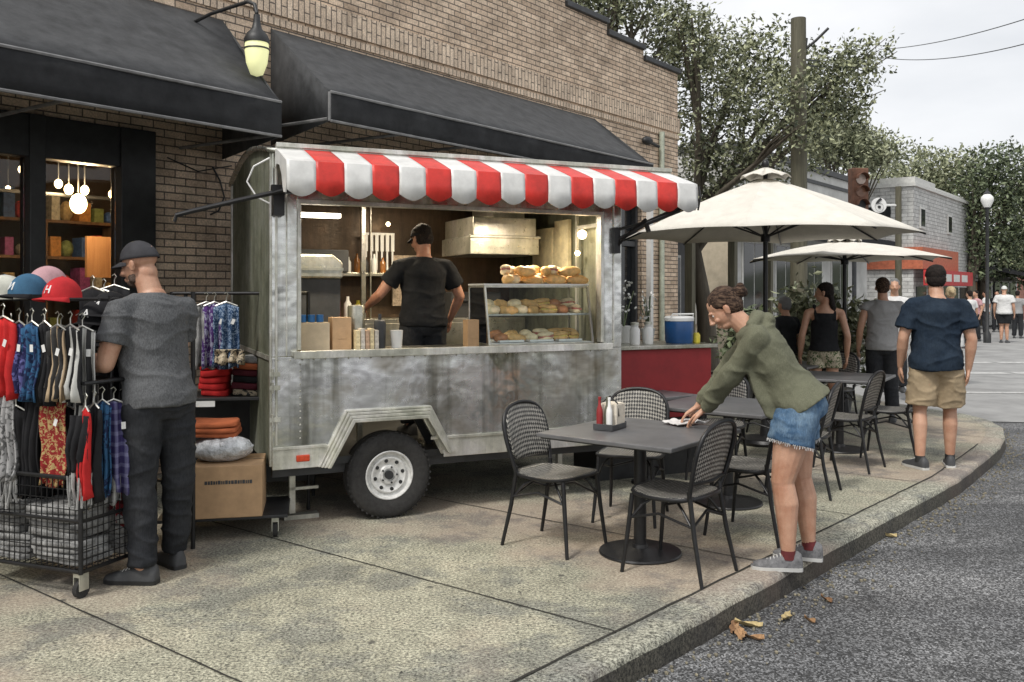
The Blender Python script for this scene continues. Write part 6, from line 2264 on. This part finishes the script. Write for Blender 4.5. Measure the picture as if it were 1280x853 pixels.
# low shrubs in planters near the smaller umbrella
def shrub(loc, rx, rz, m, label, n=900, size=.05, seed=1, fl=0):
    t = thing('potted_shrub', loc, 0, label, 'shrub', 'potted shrubs by the umbrellas')
    b = MB(); b.lathe([(.13, 0), (.17, .28), (.18, .3), (.15, .29)], seg=20); b.obj('pot', M['dark2'], t, smooth=40)
    b = MB()
    for k in range(7):
        a = k * .9; b.tube([(0, 0, .25), (.3 * rx * math.cos(a), .3 * rx * math.sin(a), rz * .8), (.7 * rx * math.cos(a), .7 * rx * math.sin(a), rz * 1.4)], .008, 5)
    b.obj('stem', M['bark'], t)
    leaves('foliage', [(0, 0, rz, rx, rx, rz * .55), (.1, 0, rz * 1.35, rx * .7, rx * .7, rz * .4)], n, size, m, t, seed)
    if fl:
        leaves('blossom', [(0, 0, rz, rx * 1.05, rx * 1.05, rz * .6)], fl, .035, M['flower'], t, seed + 1)
    return t
p = gnd(1080, 530); shrub((4.35, 11.9, 0), .38, .85, M['leafl'], 'leafy shrub with white blossom right of the umbrella pole', 1600, .06, 21, 260)
shrub((3.95, 12.5, 0), .34, .95, M['leafl'], 'taller leafy shrub left of the man in the grey shirt', 1400, .06, 22, 60)
shrub((3.35, 12.9, 0), .3, .8, M['leafd'], 'dark shrub behind the person in black', 900, .06, 23)
shrub((3.9, 11.6, 0), .30, .45, M['leaf'], 'low flowering shrub at the foot of the smaller umbrella', 700, .05, 24, 420)

# ================================================================ POLE, SIGNALS, LAMPS, WIRES
p = Vector(((998 - 640) * 16.0 / FPX, 16.0, 0))
t = thing('utility_pole', p, 0, 'thick weathered wooden utility pole beside the large tree', 'utility pole')
b = MB(); b.tube([(0, 0, -.1), (.01, 0, 3), (0, 0, 6.45)], [.155, .145, .13], 16); b.obj('pole', M['pole'], t, smooth=50)
b = MB(); b.tube([(.12, 0, 5.9), (.3, -.05, 6.05), (.5, -.1, 6.25)], .025, 6); b.tube([(.1, 0, 5.75), (.14, 0, 6.1)], .03, 6); b.obj('bracket', M['dark'], t)
w_ = MB()
def sagged(a, c, s, n=16): return [Vector(a).lerp(Vector(c), k / n) - Vector((0, 0, s * 4 * (k / n) * (1 - k / n))) for k in range(n + 1)]
for a, c, s in ((at(1100, 62, 40), at(1300, 18, 26), .2), (at(1100, 72, 40), at(1300, 50, 26), .3), (at(1010, 75, 16), at(1100, 62, 40), .2), (at(1010, 82, 16), at(1100, 72, 40), .2)):
    w_.tube(sagged(a, c, s), .016, 5)
tag(w_.obj('overhead_wires', M['dark2']), 'thin overhead wires crossing the pale sky at the upper right', 'wires')

p = Vector(((1073 - 640) * 20 / FPX, 20, -.12))
t = thing('traffic_signal', p, R(8), 'rusty brown traffic signal on a post in front of the pale tree', 'traffic signal')
b = MB(); b.cyl((0, .18, 0), (0, .18, 4.0), .05); b.bx(-.03, .03, .05, .18, 3.3, 3.35); b.bx(-.03, .03, .05, .18, 4.1 - .3, 3.85); b.obj('post', M['dark2'], t)
rust = plain('rusty_brown_paint', (.16, .075, .045), .7, var=.4)
b = MB(); b.bx(-.19, .19, -.1, .12, 3.42, 4.45); b.obj('housing', rust, t, bevel=.02)
for z, mm in ((4.2, plain('pale_lens', (.5, .4, .34), .25)), (3.92, plain('dark_amber_lens', (.2, .1, .06), .25)), (3.62, M['dark'])):
    b = MB(); b.cyl((0, -.101, z), (0, -.115, z), .115, seg=20); l_ = b.obj('lens', mm, t)
    b = MB(); n = 12
    for k in range(n):
        a0, a1 = PI * k / n, PI * (k + 1) / n
        b.quad((.13 * math.cos(a0), -.10, z + .13 * math.sin(a0)), (.13 * math.cos(a1), -.10, z + .13 * math.sin(a1)), (.13 * math.cos(a1), -.26, z + .13 * math.sin(a1)), (.13 * math.cos(a0), -.26, z + .13 * math.sin(a0)))
    b.obj('visor', rust, l_, solid=.006)
p = Vector(((1123 - 640) * 26 / FPX, 26, -.12))
t = thing('signal_post', p, 0, 'pale grey post in front of the grey brick shop with a round sign', 'post')
b = MB(); b.cyl((0, 0, 0), (0, 0, 4.75), .10, .085, 14); b.obj('post', M['pole'], t, smooth=40)
b = MB(); b.cyl((-.35, -.05, 4.2), (0, 0, 4.2), .03); b.cyl((-.6, -.06, 4.2), (-.6, -.1, 4.2), .22, seg=24); b.tube([(-.4, -.05, 4.2), (-.2, 0, 4.2)], .03, 6); sg_ = b.obj('round_sign', M['whiteplastic'], t)
cu = bpy.data.curves.new('six', 'FONT'); cu.body = '6'; cu.size = .5; cu.extrude = .008; cu.align_x = 'CENTER'; cu.align_y = 'CENTER'; cu.offset = .012
tmp = bpy.data.objects.new('tmp', cu); COL.objects.link(tmp)
me = bpy.data.meshes.new_from_object(tmp.evaluated_get(bpy.context.evaluated_depsgraph_get())); bpy.data.objects.remove(tmp)
me.transform(Matrix.Translation((-.6, -.115, 4.2)) @ Matrix.Rotation(R(90), 4, 'X')); me.materials.clear()
link_mesh('numeral', me, M['dark'], sg_)
def globe_lamp(p, h, label):
    t = thing('globe_street_lamp', p, 0, label, 'street lamp', 'globe street lamps')
    b = MB(); b.lathe([(.12, 0), (.12, .3), (.06, .4), (.05, h - .3), (.09, h - .22)], seg=16); b.obj('post', M['dark'], t, smooth=40)
    b = MB(); b.lathe([(.10, h - .22), (.2, h), (.19, h + .12), (.08, h + .24)], seg=18); b.obj('lamp_globe', M['whiteplastic'], t, smooth=60)
    b = MB(); b.lathe([(.12, h + .24), (.03, h + .34), (.02, h + .42)], seg=12); b.obj('finial', M['dark'], t)
globe_lamp(((1234 - 640) * 30 / FPX, 30, -.13), 4.75, 'globe street lamp in front of the dark trees at the right')
globe_lamp(((1205 - 640) * 42 / FPX, 42, -.13), 4.9, 'smaller distant globe street lamp above the red shop sign')

# ================================================================ FAR BUILDINGS
def facade(name, label, u0, u1, v, vd, z1, wallm, cat='building', openings=(), roofm='dark2'):
    t = thing(name, (0, 0, -.13), R(STREET), label, cat)
    b = MB(); b.bx(u0, u1, v, v + vd, 0, z1); b.obj('wall', wallm, t)
    b = MB(); b.bx(u0 - .06, u1 + .06, v - .08, v + vd, z1 + .002, z1 + .16); b.bx(u0 - .02, u1 + .02, v - .04, v - .002, z1 - .35, z1 - .25); b.obj('cornice', M[roofm], t)
    for (a, c, z0, zz) in openings:
        b = MB(); b.bx(a, c, v - .03, v - .004, z0, zz); f_ = b.obj('window', M['whitepaint'], t)
        b = MB(); m_ = (a + c) / 2
        b.bx(a + .07, m_ - .03, v - .04, v - .032, z0 + .07, zz - .07); b.bx(m_ + .03, c - .07, v - .04, v - .032, z0 + .07, zz - .07); b.obj('pane', M['darkglass'], f_)
    return t
M['whitepaint'] = plain('white_painted_wood', (.6, .6, .57), .6, var=.15)
M['beige'] = plain('beige_render', (.46, .40, .30), .85, var=.2, scale=4)
M['paleren'] = plain('pale_grey_render', (.5, .5, .48), .85, var=.2, scale=2)
cf = facade('corner_cafe', 'pale cafe building with dark cornice behind the large umbrella', 20.5, 31, 9.2, 8, 5.2, M['paleren'],
            openings=((20.9, 22.3, .9, 3.0), (23.0, 24.4, .9, 3.0), (25.2, 26.6, .9, 3.0), (27.4, 29.0, .9, 3.0)))
b = MB(); b.bx(20.4, 31.1, 8.3, 9.19, 3.3, 3.36); b.bx(20.4, 31.1, 8.28, 8.3, 3.05, 3.36); b.obj('shop_canopy', M['awnv'], cf)
b = MB()
for k in range(22): b.bx(21 + k * .45, 21.2 + k * .45, 9.13, 9.19, .1, .88)
b.obj('panelling', M['beige'], cf)
b = MB()
b.prism([(20.5, 9.19), (20.5, 17.1), (20.495, 17.1), (20.495, 9.19)], (0, 0, 0), (1, 0, 0), (0, 1, 0), (0, 0, 3.2)); b.obj('end_panel', M['beige'], cf)
for k, (vv, w2) in enumerate(((10.2, 1.1), (12.2, 1.1), (14.2, 1.1))):
    b = MB(); b.bx(20.44, 20.49, vv, vv + w2, .9, 2.9); f_ = b.obj('window', M['whitepaint'], cf)
    b = MB(); b.bx(20.42, 20.436, vv + .07, vv + w2 / 2 - .03, .98, 2.82); b.bx(20.42, 20.436, vv + w2 / 2 + .03, vv + w2 - .07, .98, 2.82); b.obj('pane', M['darkglass'], f_)
b = MB(); b.bx(20.40, 20.48, 16.2, 17.1, 0, 2.4); b.obj('door', M['orangewood'], cf)

# porch beside the brick building: brown door, pale posts
pc = thing('side_porch', (0, 0, 0), R(STREET), 'porch with a brown door and pale green posts just right of the brick building', 'porch')
for u, v in ((14.6, 7.4), (16.4, 7.4), (18.2, 7.4)):
    b = MB(); b.bx(u - .07, u + .07, v - .07, v + .07, 0, 2.9)
    b.obj('post', M['pole'], pc)
b = MB(); b.bx(13.8, 18.6, 7.2, 9.6, 2.9, 3.02); b.obj('porch_roof', M['dark2'], pc)
b = MB(); b.bx(13.8, 18.6, 9.5, 9.6, 0, 2.9); b.obj('rear_wall', M['dark2'], pc)
b = MB(); b.bx(14.3, 15.3, 9.42, 9.49, 0.05, 2.35); b.obj('door', M['orangewood'], pc)
for u0 in (15.9, 17.2):
    b = MB(); b.bx(u0, u0 + 1.0, 9.45, 9.495, .8, 2.4); f_ = b.obj('window', M['whitepaint'], pc)
    b = MB(); b.bx(u0 + .06, u0 + .94, 9.43, 9.445, .86, 2.34); b.obj('pane', M['darkglass'], f_)

# grey brick corner shop with a red sign band
def at_box(px0, px1, y): return (px0 - 640) * y / FPX, (px1 - 640) * y / FPX
gp = Vector(((1142 - 640) * 33 / FPX, 33, -.13))
gs = thing('brick_shop', gp, R(STREET), 'grey brick corner shop with an orange and red fascia across the road', 'shop')
b = MB(); b.bx(0, 9.5, 0, 9, 0, 5.6); b.obj('wall', M['brickg'], gs)
b = MB(); b.bx(-.1, 9.6, -.1, 9, 5.602, 5.72); b.bx(-.02, 3.0, -.05, 3, 5.722, 5.95); b.bx(3.5, 9.5, .05, .3, 5.722, 5.85); b.obj('cornice', M['whitepaint'], gs)
b = MB(); b.bx(-.15, 5.6, -.35, -.005, 2.55, 3.35); b.bx(-.16, -.02, -.005, 3.5, 2.55, 3.35); b.obj('orange_fascia', plain('orange_sign', (.42, .12, .06), .6, var=.3), gs)
b = MB(); b.bx(-.1, 6.6, -.7, -.36, 1.95, 2.52); b.obj('red_fascia', plain('red_sign', (.45, .03, .03), .6, var=.3), gs)
b = MB()
for k in range(4): b.bx(.3 + k * 1.4, 1.3 + k * 1.4, -.715, -.702, 2.1, 2.38)
b.obj('sign_panel', M['whitepaint'], gs)
for k in range(2):
    b = MB(); b.bx(.8 + k * 4.4, 1.5 + k * 4.4, -.05, -.005, 4.1, 4.9); f_ = b.obj('window', M['whitepaint'], gs)
    b = MB(); b.bx(.88 + k * 4.4, 1.42 + k * 4.4, -.065, -.052, 4.18, 4.82); b.obj('pane', M['darkglass'], f_)
for k in range(5):
    b = MB(); b.bx(.3 + k * 1.8, 1.7 + k * 1.8, -.04, -.005, .4, 1.9); b.obj('shop_window', M['darkglass'], gs)
b = MB(); b.bx(-.04, -.006, .8, 1.9, 3.9, 4.9); b.bx(-.04, -.006, 4, 5.1, 3.9, 4.9); b.obj('window', M['darkglass'], gs)
ws = thing('white_shop', gp + U * 9.8, R(STREET), 'low white shop with a long dark awning and posts beyond the brick shop', 'shop')
b = MB(); b.bx(0, 12, 0, 7, 0, 4.4); b.obj('wall', M['paleren'], ws)
b = MB(); b.bx(-.05, 12.05, -.06, 7, 4.402, 4.55); b.obj('cornice', M['whitepaint'], ws)
b = MB(); b.prism([(0, 3.0), (-2.6, 2.45), (-2.6, 2.3), (0, 2.9)], (-.6, 0, 0), (0, 1, 0), (0, 0, 1), (12.4, 0, 0)); b.obj('awning', M['awnv'], ws)
for k in range(6):
    b = MB(); b.cyl((.2 + k * 2.2, -2.4, 0), (.2 + k * 2.2, -2.4, 2.32), .05); b.obj('post', M['dark'], ws)
for k in range(5):
    b = MB(); b.bx(.5 + k * 2.3, 2.1 + k * 2.3, -.04, -.005, .4, 2.2); b.obj('shop_window', M['darkglass'], ws)
b = MB(); b.bx(.3, 1.1, -.05, -.004, 0, 2.15); b.obj('door', M['orangewood'], ws)
b = MB(); b.bx(.2, 1.0, -1.05, -.99, 4.75, 5.45); b.bx(.58, .62, -1.0, .1, 5.1, 5.14); b.obj('hanging_sign', plain('red_sign', (.45, .03, .03), .6), ws)
es = facade('end_building', 'red brown building at the end of the shop row', 60, 75, gp.dot(V) + .5, 7, 5.0, plain('red_brown_render', (.30, .13, .09), .85, var=.3, scale=3))
# far small umbrella
umbrella(((1243 - 640) * 44 / FPX, 44, -.13), 1.1, 2.2, 2.55, .2, 'small distant pale umbrella left of the walker crossing the road', pole_r=.03)

# ================================================================ LITTER
lfm = [plain('dry_leaf_%d' % k, c, .8, var=.3, scale=60) for k, c in enumerate(((.34, .2, .1), (.42, .33, .16), (.22, .12, .06)))]
def leaf_obj(px, py, s, k, label):
    b = MB()
    def f(u, v):
        a = (u - .5) * 2; w2 = (1 - a * a) ** .7 * (.32 + .08 * math.sin(u * 18))
        return (a * s, (v - .5) * 2 * w2 * s, .012 + .02 * a * a * s * 8 + .012 * math.sin(v * 5 + u * 4))
    b.grid(f, 10, 4)
    o = b.obj('fallen_leaf', lfm[k % 3], smooth=180)
    g = gnd(px, py); g.y *= 1.0
    y = FPX * (H + .13) / (py - HZ)
    onroad = True
    o.location = ((px - 640) * y / FPX, y, -.128); o.rotation_euler = (random.uniform(-.2, .2), random.uniform(-.2, .2), random.uniform(0, 6))
    tag(o, label, 'leaf', 'dry leaves in the gutter')
for k, (px, py, s, lb) in enumerate(((925, 795, .06, 'tan curled leaf in the gutter nearest the camera'), (935, 784, .055, 'pale leaf touching the curled leaf in the gutter'), (918, 788, .05, 'brown leaf at the kerb foot in the leaf cluster'), (942, 800, .045, 'yellowish leaf at the right of the leaf cluster'),
                                     (983, 775, .05, 'single rust leaf on the asphalt right of the cluster'), (1033, 752, .035, 'small pale leaf on the asphalt below the grey trainers'), (1012, 778, .03, 'tiny leaf between the rust leaf and the pale leaf'), (1113, 672, .035, 'pale leaf at the kerb right of the woman'), (1190, 610, .04, 'greenish leaf by the kerb bend'))):
    leaf_obj(px, py, s * 1.35, k, lb)
# gritty debris along the gutter and on the slab edges
rng = np.random.default_rng(4)
b = MB()
for k in range(1100):
    i = rng.integers(0, min(len(kl) - 2, 160)); q = kl[int(i)] 
    if q.y < 2.5 or q.y > 12: continue
    t_ = (kl[int(i) + 1] - q).normalized(); n_ = Vector((t_.y, -t_.x, 0))
    d = abs(rng.normal()) * .14 + .02
    c = q + n_ * d + t_ * rng.random() * .1
    r_ = .004 + .008 * rng.random()
    b.ell((c.x, c.y, -.128 + r_ * .4), (r_, r_ * 1.4, r_ * .7), seg=5, rings=3)
g_ = b.obj('gutter_grit', plain('grit', (.2, .18, .13), .9, var=.6, scale=50)); tag(g_, 'loose grit and crumbs along the foot of the kerb', 'grit', kind='stuff')
